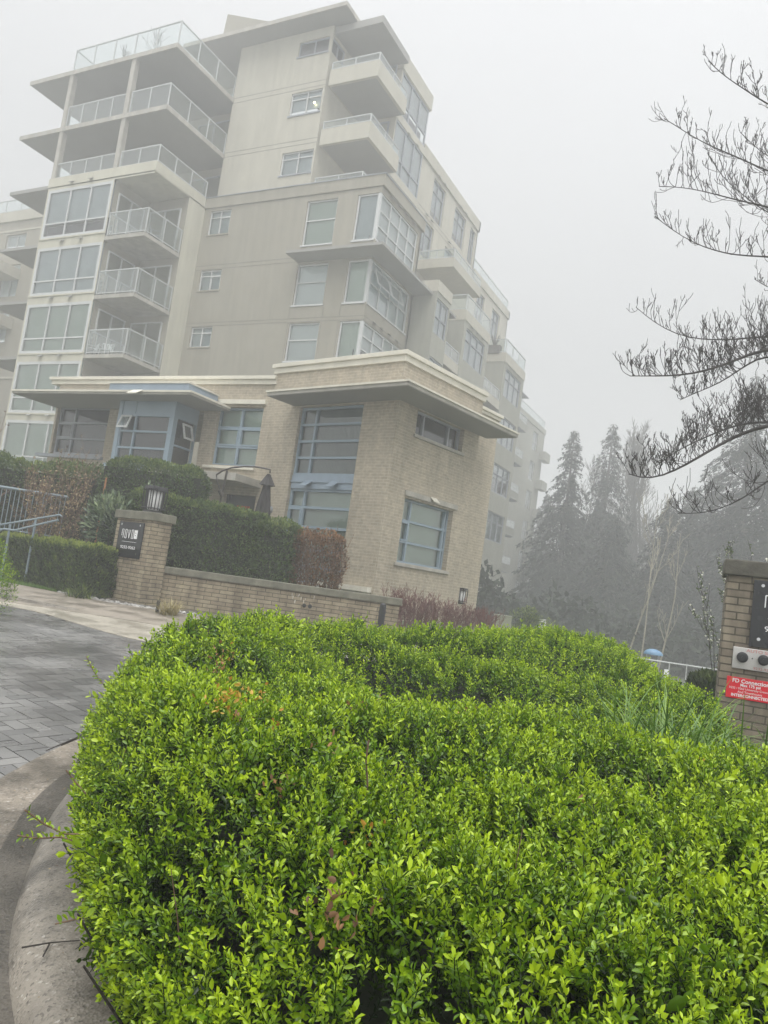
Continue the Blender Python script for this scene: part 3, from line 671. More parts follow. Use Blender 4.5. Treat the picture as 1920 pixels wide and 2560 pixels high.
for z in (18.8, 21.85, 24.9):
    y = 28.6 if z < 24 else 30.5
    window(T, 'F', y, -32.6, -29.6, z, z+2.35, -.07, (.25, .5, .75), (), 'grey_metal', .07, 'room_dark'); window(T, 'F', y, -28.9, -26.7, z, z+2.35, -.07, (.5,), (), 'grey_metal', .07, 'room_dark')
# --- lower right wing (x=-15.2) with recessed balconies
XL = -15.2
mb = MB()
segs = [(31.6, 33.3), (35.3, 39.0), (42.0, 45.9)]
for a, b in segs:
    hs = [(a+.35, b-.45, z+.85, z+2.55) for z in (4.2, 7.05, 9.95, 12.78)] if b-a > 2 else [(a+.1, b-.1, z+.85, z+2.55) for z in (9.95, 12.78)]
    wall(mb, 'R', XL, a, b, 0, 15.6, hs, .12); wall(mb, 'F', a, XL-2.6, XL, 0, 15.6); wall(mb, 'B', b, XL-2.6, XL, 0, 15.6)
tfin(mb, 'wing_wall', M['stucco_wing'])
mb = MB(); wall(mb, 'R', XL-2.4, 33.3, 52, 0, 15.6); tfin(mb, 'wing_recess_wall', M['grey_metal'])
for a, b in segs:
    mb = MB(); mb.box(XL-.15, XL+.04, a-.03, b+.03, 15.6, 16.14); mb.box(XL-2.6, XL-.15, a-.03, a+.12, 15.6, 16.14); mb.box(XL-2.6, XL-.15, b-.12, b+.03, 15.6, 16.14)
    mb.box(XL-2.6, XL-.15, a+.12, b-.12, 15.55, 15.7); tfin(mb, 'wing_parapet', M['stucco_beige'])
for a, b in ((33.3, 35.3), (39.0, 42.0)):
    for z in (4.1, 6.95, 9.85, 12.65):
        mb = MB(); mb.box(XL-2.4, XL-.02, a, b, z, z+.16); mb.box(XL-.14, XL-.02, a, b, z+.16, z+.5); tfin(mb, 'wing_balcony', M['stucco_beige'])
for a, b in segs:
    for z in (4.2, 7.05, 9.95, 12.78):
        if b-a > 2: window(T, 'R', XL, a+.35, b-.45, z+.85, z+2.55, .05, (.33, .66), (.66,), 'grey_metal', .07, 'blind_grey')
        elif z > 9: window(T, 'R', XL, a+.1, b-.1, z+.85, z+2.55, .05, (.5,), (.5,), 'grey_metal', .07, 'blind_grey')
    if b-a > 2: vents(T, 'R', XL, [a+1, a+1.8, a+2.6], 15.55)
    if b-a > 2: railing(T, [(XL-2.3, a+.05), (XL-.05, a+.05), (XL-.05, b-.05), (XL-2.3, b-.05)], 16.14, 17.0)
for a, b in ((33.3, 35.3), (39.0, 42.0)):
    for z in (9.85, 12.65): railing(T, [(XL-.08, a+.03), (XL-.08, b-.03)], z+.5, z+1.15, step=.8)
# big balcony at z 18.7
mb = MB(); mb.box(-18.49, -16.3, 35.4, 39.6, 18.6, 18.75); mb.box(-18.49, -16.3, 35.4, 35.52, 18.75, 19.1); mb.box(-16.42, -16.3, 35.52, 39.6, 18.75, 19.1)
tfin(mb, 'balcony', M['stucco_beige']); railing(T, [(-18.4, 35.46), (-16.36, 35.46), (-16.36, 39.5)], 19.1, 19.62, step=1.0)
# planter with a spiky shrub on the wing terrace
mb = MB(); mb.box(-16.3, -15.6, 41.9, 42.3, 16.1, 16.6)
for k in range(14):
    a = k*2.4; mb.tube([(-16, 42.1, 16.5), (-16+.3*math.cos(a), 42.1+.3*math.sin(a), 17.1+.02*k)], [.04, .01], 3)
tfin(mb, 'planter', M['bark_grey'])

# ================================================================== FAR WING
W = empty('apartment_wing', (0, 0, 0), 'lower far wing with many small balconies half lost in the fog behind the brick house', 'building')
def wfin(mb, name, mats): o = mb.finish(name, mats, W); return o
XW, XB = -21.6, -19.0
flo = [1.3, 4.15, 7.05, 9.95, 12.8, 15.65]
mb = MB(); hs = []
for z in flo:
    for a in (61.6, 70.0): hs.append((a, a+1.7, z+.7, z+2.5))
wall(mb, 'R', XW, 46, 73.8, -2, 18.6, hs, .14); wall(mb, 'F', 73.8-27, -26, XW, -2, 18.6)
mb.box(-30, XW, 73.7, 73.8, -2, 18.6)
wfin(mb, 'wall', M['stucco_wing'])
mb = MB(); mb.box(XW-.2, XW+.08, 46, 73.9, 18.6, 19.1); mb.box(-30, XW-.2, 46, 73.8, 18.55, 18.7); wfin(mb, 'parapet', M['stucco_wing'])
railing(W, [(XW-.1, 47), (XW-.1, 73.7), (-26, 73.7)], 19.1, 19.95, step=1.6)
for (a, b, c, d) in hs: window(W, 'R', XW, a, b, c, d, .1, (.5,), (.5,), 'white_metal', .07, 'blind_grey')
for i, z in enumerate(flo):
    mb = MB()     # bay box then balcony
    mb.box(XW+.01, XB, 53.0, 55.6, z-.0, z+.75); mb.box(XW+.01, XB, 53.0, 59.6, z-.18, z-.002); mb.box(XB-.12, XB, 55.62, 59.6, z, z+.42); mb.box(XW+.01, XB-.13, 59.48, 59.6, z, z+.42)
    mb.box(XW+.01, XB-.08, 53.0, 55.6, z+2.5, z+2.66)
    wfin(mb, 'balcony', M['stucco_wing'])
    window(W, 'R', XB-.05, 53.05, 55.6, z+.76, z+2.5, .0, (.33, .66), (.7,), 'white_metal', .08, 'blind_grey')
    railing(W, [(XB-.06, 55.65), (XB-.06, 59.55), (XW+.1, 59.55)], z+.42, z+1.05, step=1.0)
    mb = MB(); mb.box(XW+.003, XW+.03, 55.62, 59.46, z, z+2.8); mb.box(XW+.03, XB-.05, 55.62, 59.5, z+2.64, z+2.67); wfin(mb, 'balcony_recess_shade', M['grey_metal'])  # dark back and ceiling sheets added as the recess shade
    window(W, 'R', XW+.03, 56, 58.6, z+.1, z+2.3, -.07, (.5,), (), 'white_metal', .07, 'room_dark')
    vents(W, 'R', XB, [53.4, 54.0, 54.6, 55.2], z-.02)
    # small balcony at the far corner
    mb = MB(); mb.box(-21.5, -20.9, 72.3, 74.2, z+.15, z+.3); mb.box(-21.0, -20.9, 72.3, 74.2, z+.3, z+1.0); mb.box(-21.5, -21.0, 72.3, 72.4, z+.3, z+1.0); wfin(mb, 'corner_balcony', M['stucco_wing'])
mb = MB(); mb.box(XW, XB-.1, 50.6, 53.0, -2, 15.6); wfin(mb, 'stair_bay', M['stucco_wing'])

# ================================================================== REAR-LEFT BUILDING
B2 = empty('neighbour_building', (0, 0, 0), 'grey apartment block seen behind the glazed bays at the far edge of the photo', 'building')
mb = MB(); hs = [(-45.1, -43.2, 19.35, 20.33), (-44.9, -43.2, 16.2, 18.3), (-44.9, -43.4, 13.2, 15.2)]
wall(mb, 'F', 30, -50, -34, 0, 21.2, hs, .2)
b_ = mb.finish('wall', M['stucco_taupe'], B2)
mb = MB(); mb.box(-50, -34, 29.9, 30.1, 21.2, 21.85); mb.box(-50, -34, 29.96, 29.998, 20.5, 20.62); mb.box(-50, -43.1, 28.6, 29.99, 17.25, 17.9); mb.box(-50, -42.9, 28.8, 29.99, 14.05, 14.72); mb.box(-50, -34, 29.94, 29.998, 10.9, 11.02)
mb.finish('parapet', M['stucco_beige'], B2)
for h in hs: window(B2, 'F', 30, *h, .12, (.5,), (), 'white_metal', .07, 'blind_white')
railing(B2, [(-50, 29.98), (-34, 29.98)], 21.85, 22.7, step=1.4)
mb = MB(); wall(mb, 'F', 24.5, -50, -36.2, 0, 8.0); mb.finish('brick_wall', M['brick'], B2)
mb = MB(); mb.box(-50, -36.1, 24.4, 24.62, 8.0, 8.2); mb.box(-36.9, -36.0, 24.3, 24.7, 7.5, 7.95); mb.finish('coping', M['coping'], B2)
# ================================================================== BRICK CORNER HOUSE (turned 12 degrees), local axes u,v
K = empty('corner_house', (0, 0, 0), 'buff brick corner house with tall blue-framed window under a wrap-around canopy', 'house', rotz=-R(12))
U0, V0 = -10.41, 12.67
def kf(mb, n, m, **k): return mb.finish(n, m, K, **k)
tall_up = (-13.47, -11.43, 3.86, 5.52); tall_lo = (-13.47, -11.43, 1.35, 3.54)
low_r = (13.31, 15.25, 2.08, 3.52); high_r = (13.36, 15.28, 4.97, 5.54)
mb = MB()
wall(mb, 'F', V0, -14.5, U0, -.2, 6.42, [(-13.47, -11.43, 1.35, 5.52)], .2)
wall(mb, 'R', U0, V0, 15.95, -.2, 6.42, [low_r, high_r], .2)
wall(mb, 'L', -14.5, V0, 19, -.2, 6.42)
wall(mb, 'B', 15.95, -12, U0, -.2, 6.3)
wall(mb, 'R', U0-.16, 15.95, 17.05, -.2, 6.2); wall(mb, 'B', 17.05, -14.5, U0-.16, -.2, 6.2)
kf(mb, 'wall', M['brick'])
mb = MB(); mb.box(-14.45, U0-.3, V0+.1, 17.0, 6.0, 6.15); kf(mb, 'roof', M['concrete'])
mb = MB()
mb.box(-14.6, U0+.10, V0-.10, V0+.22, 6.56, 6.66); mb.box(-14.56, U0+.05, V0-.05, V0+.2, 6.42, 6.56)
mb.box(U0-.22, U0+.10, V0+.22, 16.0, 6.56, 6.66); mb.box(U0-.2, U0+.05, V0+.2, 16.0, 6.42, 6.56)
mb.box(-14.6, -14.35, V0+.22, 17, 6.56, 6.66); mb.box(-14.56, -14.37, V0+.2, 17, 6.42, 6.56)
mb.box(U0-.5, U0-.06, 15.85, 17.12, 6.28, 6.36); mb.box(U0-.5, U0-.11, 15.90, 17.08, 6.20, 6.28)
kf(mb, 'coping', M['coping'], bevel=.008)
mb = MB()
mb.box(-13.71, U0+.9, V0-.9, V0-.004, 5.57, 5.665); mb.box(U0+.004, U0+.9, V0-.004, 16.3, 5.57, 5.665)
kf(mb, 'canopy', M['concrete'])
mb = MB(); mb.box(-13.73, U0+.93, V0-.93, V0-.9, 5.645, 5.685); mb.box(U0+.9, U0+.93, V0-.9, 16.32, 5.645, 5.685); kf(mb, 'canopy_flashing', M['coping'])
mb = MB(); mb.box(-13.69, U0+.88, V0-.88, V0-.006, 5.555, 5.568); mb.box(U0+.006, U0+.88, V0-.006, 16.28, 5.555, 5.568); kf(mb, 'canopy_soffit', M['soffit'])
# tall window, two stages with a blue spandrel
a, b, c, d = tall_up; w1 = window(K, 'F', V0, a, b, c, d, .09, (.25,), (.26, .50, .745), 'blue_metal', .06, 'blind_teal', mul=.055)
a, b, c, d = tall_lo; w2 = window(K, 'F', V0, a, b, c, d, .09, (.24,), (.17, .35, .59, .80), 'blue_metal', .06, 'blind_green', mul=.06, sash=((0, .24, .59, .80),))
mb = MB(); pbox(mb, 'F', V0, -13.45, -11.45, -.19, -.05, 3.54, 3.86); pbox(mb, 'F', V0, -13.45, -11.45, -.05, -.02, 3.69, 3.72)
kf(mb, 'spandrel_panel', M['blue_panel'])
for u in (-12.85, -12.0):
    mb = MB()
    p = [(u-.12, V0+.05, 3.72), (u+.12, V0+.05, 3.72), (u+.10, V0-.14, 3.58), (u-.14, V0-.14, 3.58)]; mb.hexa([(x, y, z) for x, y, z in p]+[(x, y, z+.02) for x, y, z in p]); kf(mb, 'vent_hood', M['blue_panel'])
# pleated curtain in the upper stage
mb = MB(); n = 60; x0, x1 = -12.9, -11.5
for k in range(n):
    a, b = x0+(x1-x0)*k/n, x0+(x1-x0)*(k+1)/n; da, db = (.03 if k % 2 else 0), (0 if k % 2 else .03)
    mb.quad((a, V0+.205+da, 3.9), (b, V0+.205+db, 3.9), (b, V0+.205+db, 5.05), (a, V0+.205+da, 5.05))
mb.finish('curtain', mat_noise('pleated_curtain_cloth', (.24, .26, .245), .8, .15, 3, 0), w1)
window(K, 'R', U0, *low_r, .13, (.22, .93), (.33, .66), 'blue_metal', .05, 'blind_green', mul=.05, sash=((0, .22, .33, .66),), sill=None)
window(K, 'R', U0, *high_r, .12, (.22, .75), (), 'grey_metal', .05, 'room_dark', mul=.05)
mb = MB(); pbox(mb, 'R', U0, 13.22, 15.34, -.12, .05, 2.0, 2.075); kf(mb, 'sill', M['concrete'], bevel=.006)
mb = MB(); pbox(mb, 'R', U0, 13.30, 15.34, -.1, .05, 4.89, 4.965); kf(mb, 'sill', M['concrete'], bevel=.006)
mb = MB(); pbox(mb, 'R', U0, 13.27, 14.18, -.1, .045, 3.56, 3.68); pbox(mb, 'R', U0, 14.19, 15.36, -.1, .045, 3.56, 3.68); kf(mb, 'lintel', M['concrete'], bevel=.006)
mb = MB(); p = [(U0+.05, 14.2, 3.67), (U0+.05, 14.42, 3.67), (U0+.13, 14.46, 3.58), (U0+.13, 14.24, 3.58)]; mb.hexa(p+[(x, y, z+.02) for x, y, z in p]); kf(mb, 'vent_hood', M['coping'])
mb = MB(); mb.box(-11.95, U0-.06, V0-.16, V0-.003, 1.34, 1.45); mb.box(-12.0, U0-.10, V0-.10, V0-.003, .6, 1.34); kf(mb, 'plinth', M['coping'])

# ================================================================== BRICK TOWNHOUSE (left part), world axes
H_ = empty('townhouse', (0, 0, 0), 'buff brick townhouse with pale blue box window and flat canopy left of the corner house', 'house')
YM = 15.42
def hf(mb, n, m, **k): return mb.finish(n, m, H_, **k)
w_dark = (-19.28, -17.15, 4.06, 5.50); w_tri = (-13.26, -11.80, 4.03, 5.56); door = (-12.62, -11.62, .8, 3.30)
mb = MB(); wall(mb, 'F', YM, -19.37, -11.5, -.1, 6.15, [w_dark, w_tri, (-16.0, -13.7, 3.6, 5.45), door], .22); wall(mb, 'L', -19.37, YM, 21, -.1, 6.15)
hf(mb, 'wall', M['brick'])
mb = MB(); mb.box(-19.3, -12.2, YM+.1, 20.9, 5.7, 5.85); hf(mb, 'roof', M['concrete'])
mb = MB(); mb.box(-19.75, -11.5, YM-.12, YM+.2, 6.27, 6.36); mb.box(-19.7, -11.5, YM-.06, YM+.18, 6.15, 6.27); mb.box(-19.75, -19.3, YM+.2, 21, 6.27, 6.36); mb.box(-19.7, -19.32, YM+.18, 21, 6.15, 6.27)
hf(mb, 'coping', M['coping'], bevel=.008)
mb = MB(); mb.box(-19.37, -12.86, 13.9, YM-.004, 5.45, 5.53); hf(mb, 'canopy', M['concrete'])
mb = MB(); mb.box(-19.39, -12.84, 13.87, 13.9, 5.50, 5.55); mb.box(-12.86, -12.84, 13.9, YM-.004, 5.50, 5.55); hf(mb, 'canopy_flashing', M['coping'])
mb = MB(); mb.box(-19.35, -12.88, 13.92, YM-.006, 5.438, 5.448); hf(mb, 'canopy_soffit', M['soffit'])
mb = MB(); mb.box(-15.9, -13.2, 14.15, YM-.14, 5.53, 5.80); hf(mb, 'blue_fascia', M['blue_panel'])
mb = MB(); mb.box(-15.93, -13.17, 14.12, YM-.13, 5.80, 5.84); hf(mb, 'fascia_coping', M['coping'])
mb = MB(); p = [(-14.7, 13.86, 5.53), (-14.4, 13.86, 5.53), (-14.48, 13.72, 5.42), (-14.8, 13.72, 5.42)]; mb.hexa(p+[(x, y, z+.02) for x, y, z in p]); hf(mb, 'vent_hood', M['coping'])
window(H_, 'F', YM, *w_dark, .10, (.31,), (.34, .67), 'grey_metal', .07, 'room_dark', mul=.05, sash=((0, .31, .34, .67),), sill=None)
mb = MB(); pbox(mb, 'F', YM, -19.8, -17.1, -.1, .10, 3.95, 4.04); hf(mb, 'sill', M['grey_metal'])
window(H_, 'F', YM, *w_tri, .12, (.5,), (.33, .66), 'blue_metal', .055, 'blind_green', mul=.06, sash=((0, .5, .33, .66), (.5, 1, .33, .66)), sill=None)
mb = MB(); pbox(mb, 'F', YM, -13.5, -11.72, -.1, .09, 5.62, 5.74); hf(mb, 'lintel', M['coping'], bevel=.006)
mb = MB(); pbox(mb, 'F', YM, -13.42, -11.78, -.1, .08, 3.93, 4.0); hf(mb, 'sill', M['coping'], bevel=.006)
# blue box bay
x0, x1, yb, z0, z1 = -15.80, -13.84, 14.5, 3.74, 5.44
mb = MB(); mb.box(x0+.05, x1-.05, yb+.12, YM-.004, 5.09, 5.43)
mb.box(x0, x0+.13, yb, yb+.13, z0, z1); mb.box(x1-.13, x1, yb, yb+.13, z0, z1)
mb.box(x0+.13, x1-.13, yb+.03, yb+.12, 5.07, z1); mb.box(x0+.55, x0+.60, yb+.01, yb+.028, 5.1, z1)
mb.box(x1-.12, x1-.02, yb+.13, YM-.004, 5.07, 5.43); mb.box(x0+.02, x0+.12, yb+.13, YM-.004, z0, 5.43)
mb.box(x0-.2, x1+.02, yb-.03, YM-.002, 3.64, 3.74); mb.box(x0-.2, x1-.02, yb+.02, YM-.002, 3.46, 3.64)
hf(mb, 'bay_frame', M['blue_metal'])
window(H_, 'F', yb, x0+.13, x1-.13, z0, 5.07, .02, (.30,), (.34, .67), 'blue_metal', .04, 'room_dark', mul=.05)
window(H_, 'R', x1, yb+.13, YM-.01, z0, 5.07, .02, (), (.45,), 'blue_metal', .04, 'room_dark', mul=.045)
mb = MB(); mb.hexa([(x0+.62, yb+.16, z0), (x1-.2, yb+.16, z0), (x1-.2, yb+.6, z0), (x0+.2, yb+.6, z0), (x0+.62, yb+.16, z0+.01), (x1-.2, yb+.16, z0+.01), (x1-.2, yb+.6, z0+.01), (x0+.2, yb+.6, z0+.01)]); hf(mb, 'bay_floor', M['room_dark'])
# opened hopper sashes
def sash_open(parent, pl, c, a0, a1, z0, z1, out, name='opened_sash'):
    mb = MB(); w = .05
    def pt(a, z, d=0): t = (z1-z)/(z1-z0); return P3(pl, c, a, out*t+.02+d, z)
    for (p, q, r_, s_) in ((a0, a0+w, z0, z1), (a1-w, a1, z0, z1), (a0+w, a1-w, z0, z0+w), (a0+w, a1-w, z1-w, z1)):
        mb.hexa([pt(p, r_), pt(q, r_), pt(q, r_, .03), pt(p, r_, .03), pt(p, s_), pt(q, s_), pt(q, s_, .03), pt(p, s_, .03)])
    o = mb.finish(name, M['white_metal'], parent)
    mb = MB(); mb.quad(pt(a0+w, z0+w, .015), pt(a1-w, z0+w, .015), pt(a1-w, z1-w, .015), pt(a0+w, z1-w, .015)); mb.finish('pane', M['balglass'], o); return o
sash_open(H_, 'F', yb, x0+.18, x0+.56, 4.68, 5.04, .13)
sash_open(H_, 'R', x1, yb+.30, yb+.66, 4.55, 4.95, .13)
sash_open(T, 'R', XR, 27.6, 28.9, 14.3, 15.0, .25); sash_open(T, 'R', XR, 29.0, 30.2, 14.3, 15.0, .25)
# entry: canopy, door
mb = MB(); mb.box(-14.4, -11.5, 14.35, YM-.004, 3.50, 3.68); hf(mb, 'door_canopy', M['concrete'], bevel=.008)
mb = MB(); pbox(mb, 'F', YM, door[0], door[1], -.26, -.2, .8, 3.3); pbox(mb, 'F', YM, door[0], door[0]+.08, -.2, -.12, .8, 3.3); pbox(mb, 'F', YM, door[0]+.08, door[1], -.2, -.13, 2.68, 2.76)
dm = mat_noise('charcoal_door_paint', (0.045, 0.045, 0.045), 0.5, 0.1, 3, 0)
dr = mb.finish('door', dm, H_)
mb = MB(); pbox(mb, 'F', YM, door[0]+.22, door[1]-.15, -.2, -.18, 1.5, 2.6); mb.finish('door_pane', M['room_dark'], dr)
mb = MB()
for k in range(24):
    a = k/24*6.283; mb.tube([(-12.05+.17*math.cos(a), YM+.16, 2.12+.17*math.sin(a)), (-12.05+.17*math.cos(a+.3), YM+.14, 2.12+.17*math.sin(a+.3))], .04, 5)
wr = mb.finish('door_wreath', mat_noise('red_wreath', (0.30, 0.03, 0.02), 0.8, 0.3, 20, 0), None); tag(wr, 'round red wreath hanging on the dark front door under the entry canopy', 'wreath')
mb = MB(); mb.box(-12.3, -11.9, YM+.17, YM+.185, 2.88, 3.04)
tag(mb.finish('door_banner', mat_noise('red_banner', (0.42, 0.03, 0.02), 0.7, 0.2, 12, 0), None), 'small red banner above the dark front door', 'banner')

def rebase(root, loc):
    inv = Matrix.Rotation(-root.rotation_euler[2], 3, 'Z') @ Vector(loc)
    for ch in [o for o in bpy.data.objects if o.parent == root]:
        ch.matrix_parent_inverse = Matrix.Identity(4); ch.location = Vector(ch.location) - inv
    root.location = loc

# ------------------------------------------------------------------ text helper
def text(body, size, parent, loc, rot, mat, name='lettering', sx=1.0, align='CENTER', ext=.0015, bold=0):
    cu = bpy.data.curves.new(name, 'FONT'); cu.body = body; cu.size = size; cu.align_x = align; cu.align_y = 'CENTER'; cu.extrude = ext; cu.offset = bold
    cu.materials.append(mat); cu.resolution_u = 3
    tmp = bpy.data.objects.new('tmp_text', cu); COL.objects.link(tmp); dg = bpy.context.evaluated_depsgraph_get()
    me = bpy.data.meshes.new_from_object(tmp.evaluated_get(dg)); bpy.data.objects.remove(tmp)
    o = bpy.data.objects.new(name, me); COL.objects.link(o); o.parent = parent; o.location = loc; o.rotation_euler = rot; o.scale = (sx, 1, 1)
    return o
FRONT = (R(90), 0, 0)
# house number plaque on the block's left part
t = empty('number_plaque', (*uv2w(-14.05, V0-.03), 2.68), 'white house number plaque with dark border beside the folded parasol', 'plaque', rotz=-R(12))
mb = MB(); mb.box(-.17, .17, 0, .02, -.10, .10); mb.finish('border', M['black'], t, bevel=.01)
mb = MB(); mb.box(-.15, .15, -.006, 0, -.08, .08); mb.finish('plate', M['white'], t)
text('59', .15, t, (.07, -.008, 0), FRONT, M['black'], 'number', bold=.003)
# small round lamp above the plaque and by the door
def wall_light(loc, rz, lab):
    t = empty('bulkhead_light', loc, lab, 'wall light', rotz=rz)
    mb = MB(); mb.tube([(0, 0, 0), (0, -.05, 0)], .09, 16); mb.finish('housing', M['grey_metal'], t)
    mb = MB(); mb.tube([(0, -.05, 0), (0, -.08, 0), (0, -.10, 0)], [.075, .065, .03], 16); mb.finish('lens', M['lampwhite'], t, smooth=True)
wall_light((*uv2w(-13.98, V0), 2.98), -R(12), 'round wall light above the house number plaque')
wall_light((-13.55, YM, 3.05), 0, 'small round wall light on the brick left of the front door')
# carriage lantern on the right face
def lantern(name, loc, rz, lab, w, h, nb, base=.0, wallm=False):
    t = empty(name, loc, lab, 'lantern', rotz=rz)
    mb = MB(); mb.box(-w/2*.8, w/2*.8, -w/2*.8, w/2*.8, 0, h*.1)
    if wallm: mb.box(-.04, .04, w*.4, .16, h*.45, h*.6)
    mb.finish('base', M['black'], t, bevel=.006)
    mb = MB(); mb.tube([(0, 0, h*.1), (0, 0, h*.22), (0, 0, h*.84)], [w*.30, w*.40, w*.42], 16); mb.finish('lamp_glass', M['lampwhite'], t, smooth=True)
    mb = MB(); hw = w/2
    for k in range(nb):
        for sx, sy in ((1, 0), (0, 1), (-1, 0), (0, -1)):
            q = -hw + 2*hw*(k/(nb-1)) if nb > 1 else 0
            x, y = (q, -hw*sy) if sy else (hw*sx, q)
            mb.tube([(x*.92, y*.92, h*.12), (x, y, h*.88)], .011, 4)
    for zz in (.18, .84):
        for s_ in (-1, 1):
            mb.tube([(-hw, s_*hw, h*zz), (hw, s_*hw, h*zz)], .009, 4); mb.tube([(s_*hw, -hw, h*zz), (s_*hw, hw, h*zz)], .009, 4)
    mb.finish('cage', M['black'], t)
    mb = MB(); c = hw*1.04; mb.hexa([(-c, -c, h*.88), (c, -c, h*.88), (c, c, h*.88), (-c, c, h*.88), (-c*.9, -c*.9, h), (c*.9, -c*.9, h), (c*.9, c*.9, h), (-c*.9, c*.9, h)]); mb.finish('lid', M['black'], t, bevel=.005)
    return t
lantern('wall_lantern', (*uv2w(U0-.02, 16.12), 1.34), R(78), 'black caged lantern fixed low on the brick corner house', .19, .40, 3, wallm=True)

# ================================================================== SIGN PILLAR (left) and garden wall
def brick_pillar(name, label, loc, rz, wx, wy, h, cap_h, cap_o, bm='brick_near'):
    t = empty(name, loc, label, 'brick pillar', rotz=rz)
    mb = MB()
    for (pl, c, a0, a1) in (('F', 0, 0, wx), ('R', wx, 0, wy), ('L', 0, 0, wy), ('B', wy, 0, wx)): wall(mb, pl, c, a0, a1, -.5, h-cap_h)
    mb.finish('shaft', M[bm], t)
    mb = MB(); mb.box(-cap_o, wx+cap_o, -cap_o, wy+cap_o, h-cap_h, h); mb.finish('cap', M['cap'] if bm == 'brick_wall' else M['cap_dark'], t, bevel=.012)
    return t
PW = 1.06
# front-right corner of the pillar is nearest to the camera
cx_, cy_ = -9.43, 9.78
pl_loc = (cx_ - PW*CA, cy_ + PW*SA, .62)
LP = brick_pillar('sign_pillar', 'weathered brick gate pillar carrying a black sign and a caged lantern', pl_loc, -R(12), PW, .40, 1.60, .145, .045, 'brick_wall')
def name_sign(loc, rz, w, h, label, nums):
    t = empty('name_sign', loc, label, 'sign', rotz=rz)
    mb = MB(); mb.box(-w/2, w/2, -.02, 0, -h/2, h/2); mb.finish('plate', M['blackplate'], t, bevel=.004)
    for sx in (-1, 1):
        for sz in (-1, 1):
            mb = MB(); mb.tube([(sx*w*.38, -.02, sz*h*.42 if sz > 0 else -h*.38), (sx*w*.38, -.032, sz*h*.42 if sz > 0 else -h*.38)], w*.024, 12); mb.finish('bolt', M['chrome'], t)
    lh, lw = h*.24, w*.062; zc = h*.16
    mb = MB(); y0, y1 = -.026, -.0205; s_ = w*.014
    xs = [-w*.30, -w*.165, -w*.03, w*.105]
    def bar(xa, za, xb, zb): 
        dx, dz = xb-xa, zb-za; L_ = math.hypot(dx, dz); nx, nz = -dz/L_*s_/2, dx/L_*s_/2
        mb.hexa([(xa-nx, y0, za-nz), (xb-nx, y0, zb-nz), (xb-nx, y1, zb-nz), (xa-nx, y1, za-nz), (xa+nx, y0, za+nz), (xb+nx, y0, zb+nz), (xb+nx, y1, zb+nz), (xa+nx, y1, za+nz)])
    zt, zb_ = zc+lh/2, zc-lh/2
    x = xs[0]; bar(x-lw/2, zt, x-lw/2, zb_+lh*.25); bar(x-lw/2, zt, x+lw/2, zt); bar(x+lw/2, zt, x+lw/2, zb_)
    for x in (xs[1], xs[3]): bar(x-lw/2, zt, x-lw/2, zb_); bar(x+lw/2, zt, x+lw/2, zb_); bar(x-lw/2, zt, x+lw/2, zt); bar(x-lw/2, zb_, x+lw/2, zb_)
    x = xs[2]; bar(x-lw*.6, zt, x, zb_); bar(x+lw*.6, zt, x, zb_)
    x = w*.24; mb.box(x-w*.06, x+w*.06, y0, y1, zb_, zt)
    mb.finish('logo', M['white'], t)
    mb = MB(); mb.box(x-.012*w, x+.012*w, y0-.002, y0, zc+lh*.12, zc+lh*.22); mb.box(x-.012*w, x+.012*w, y0-.002, y0, zc-lh*.18, zc-lh*.08); mb.finish('logo_mark', M['blackplate'], t)
    mb = MB(); mb.box(-w*.28, w*.30, y0, y1, -h*.062, -h*.055); mb.finish('rule', M['white'], t)
    text(nums, h*.115, t, (-w*.01, -.022, -h*.22), FRONT, M['white'], 'number', sx=.92*w/(h*.78)*1.05)
    return t
def on_pillar(P_loc, rz, u, v, z):
    c, s_ = math.cos(rz), math.sin(rz); return (P_loc[0]+u*c-v*s_, P_loc[1]+u*s_+v*c, P_loc[2]+z)
name_sign(on_pillar(pl_loc, -R(12), .50, -.003, 1.09), -R(12), .74, .62, 'black name and number sign on the brick pillar by the garden wall', '9232-9262')
lantern('gate_lantern', on_pillar(pl_loc, -R(12), .72, .20, 1.60), -R(12), 'large black caged lantern standing on the sign pillar cap', .29, .47, 5)
# garden wall
wl0, wl1 = Vector((-9.42, 10.20)), Vector((-5.70, 12.02))
wd = (wl1-wl0); WLn = wd.length; wrz = math.atan2(wd.y, wd.x)
GW = empty('garden_wall', (wl0.x, wl0.y, 1.34), 'low stained brick retaining wall with mossy cap running below the clipped hedge', 'garden wall', rotz=wrz)
mb = MB(); wall(mb, 'F', 0, 0, WLn, -1.1, -.12); wall(mb, 'R', WLn, 0, .28, -1.1, -.12); wall(mb, 'B', .28, 0, WLn, -1.1, -.12); mb.finish('brickwork', M['brick_wall'], GW)
mb = MB(); mb.box(-.05, WLn+.04, -.04, .32, -.12, 0); mb.finish('cap', M['cap'], GW, bevel=.01)
for k, xx in enumerate((2.52, 2.62)):
    mb = MB(); mb.tube([(xx, -.03, -.34), (xx, .01, -.34)], .035, 12); mb.finish('drain_outlet', M['black'], GW)
effl = mat_noise('lime_efflorescence', (0.55, 0.52, 0.45), 0.9, 0.15, 20, 0)
mb = MB()
for k in range(11):
    x = 2.25+random.random()*.42; z = -.14-random.random()*.2; w_ = .006+random.random()*.01
    mb.quad((x, -.004, z), (x+w_, -.004, z), (x+w_*.8, -.004, z-.03-random.random()*.06), (x+.2*w_, -.004, z-.03-random.random()*.05))
mb.finish('lime_stain', effl, GW)
# ================================================================== RIGHT PILLAR with fire connection
rr = math.atan2(.62, 1.0)*0 + R(12+0)   # faces the drive
v = Vector((.3, .1))
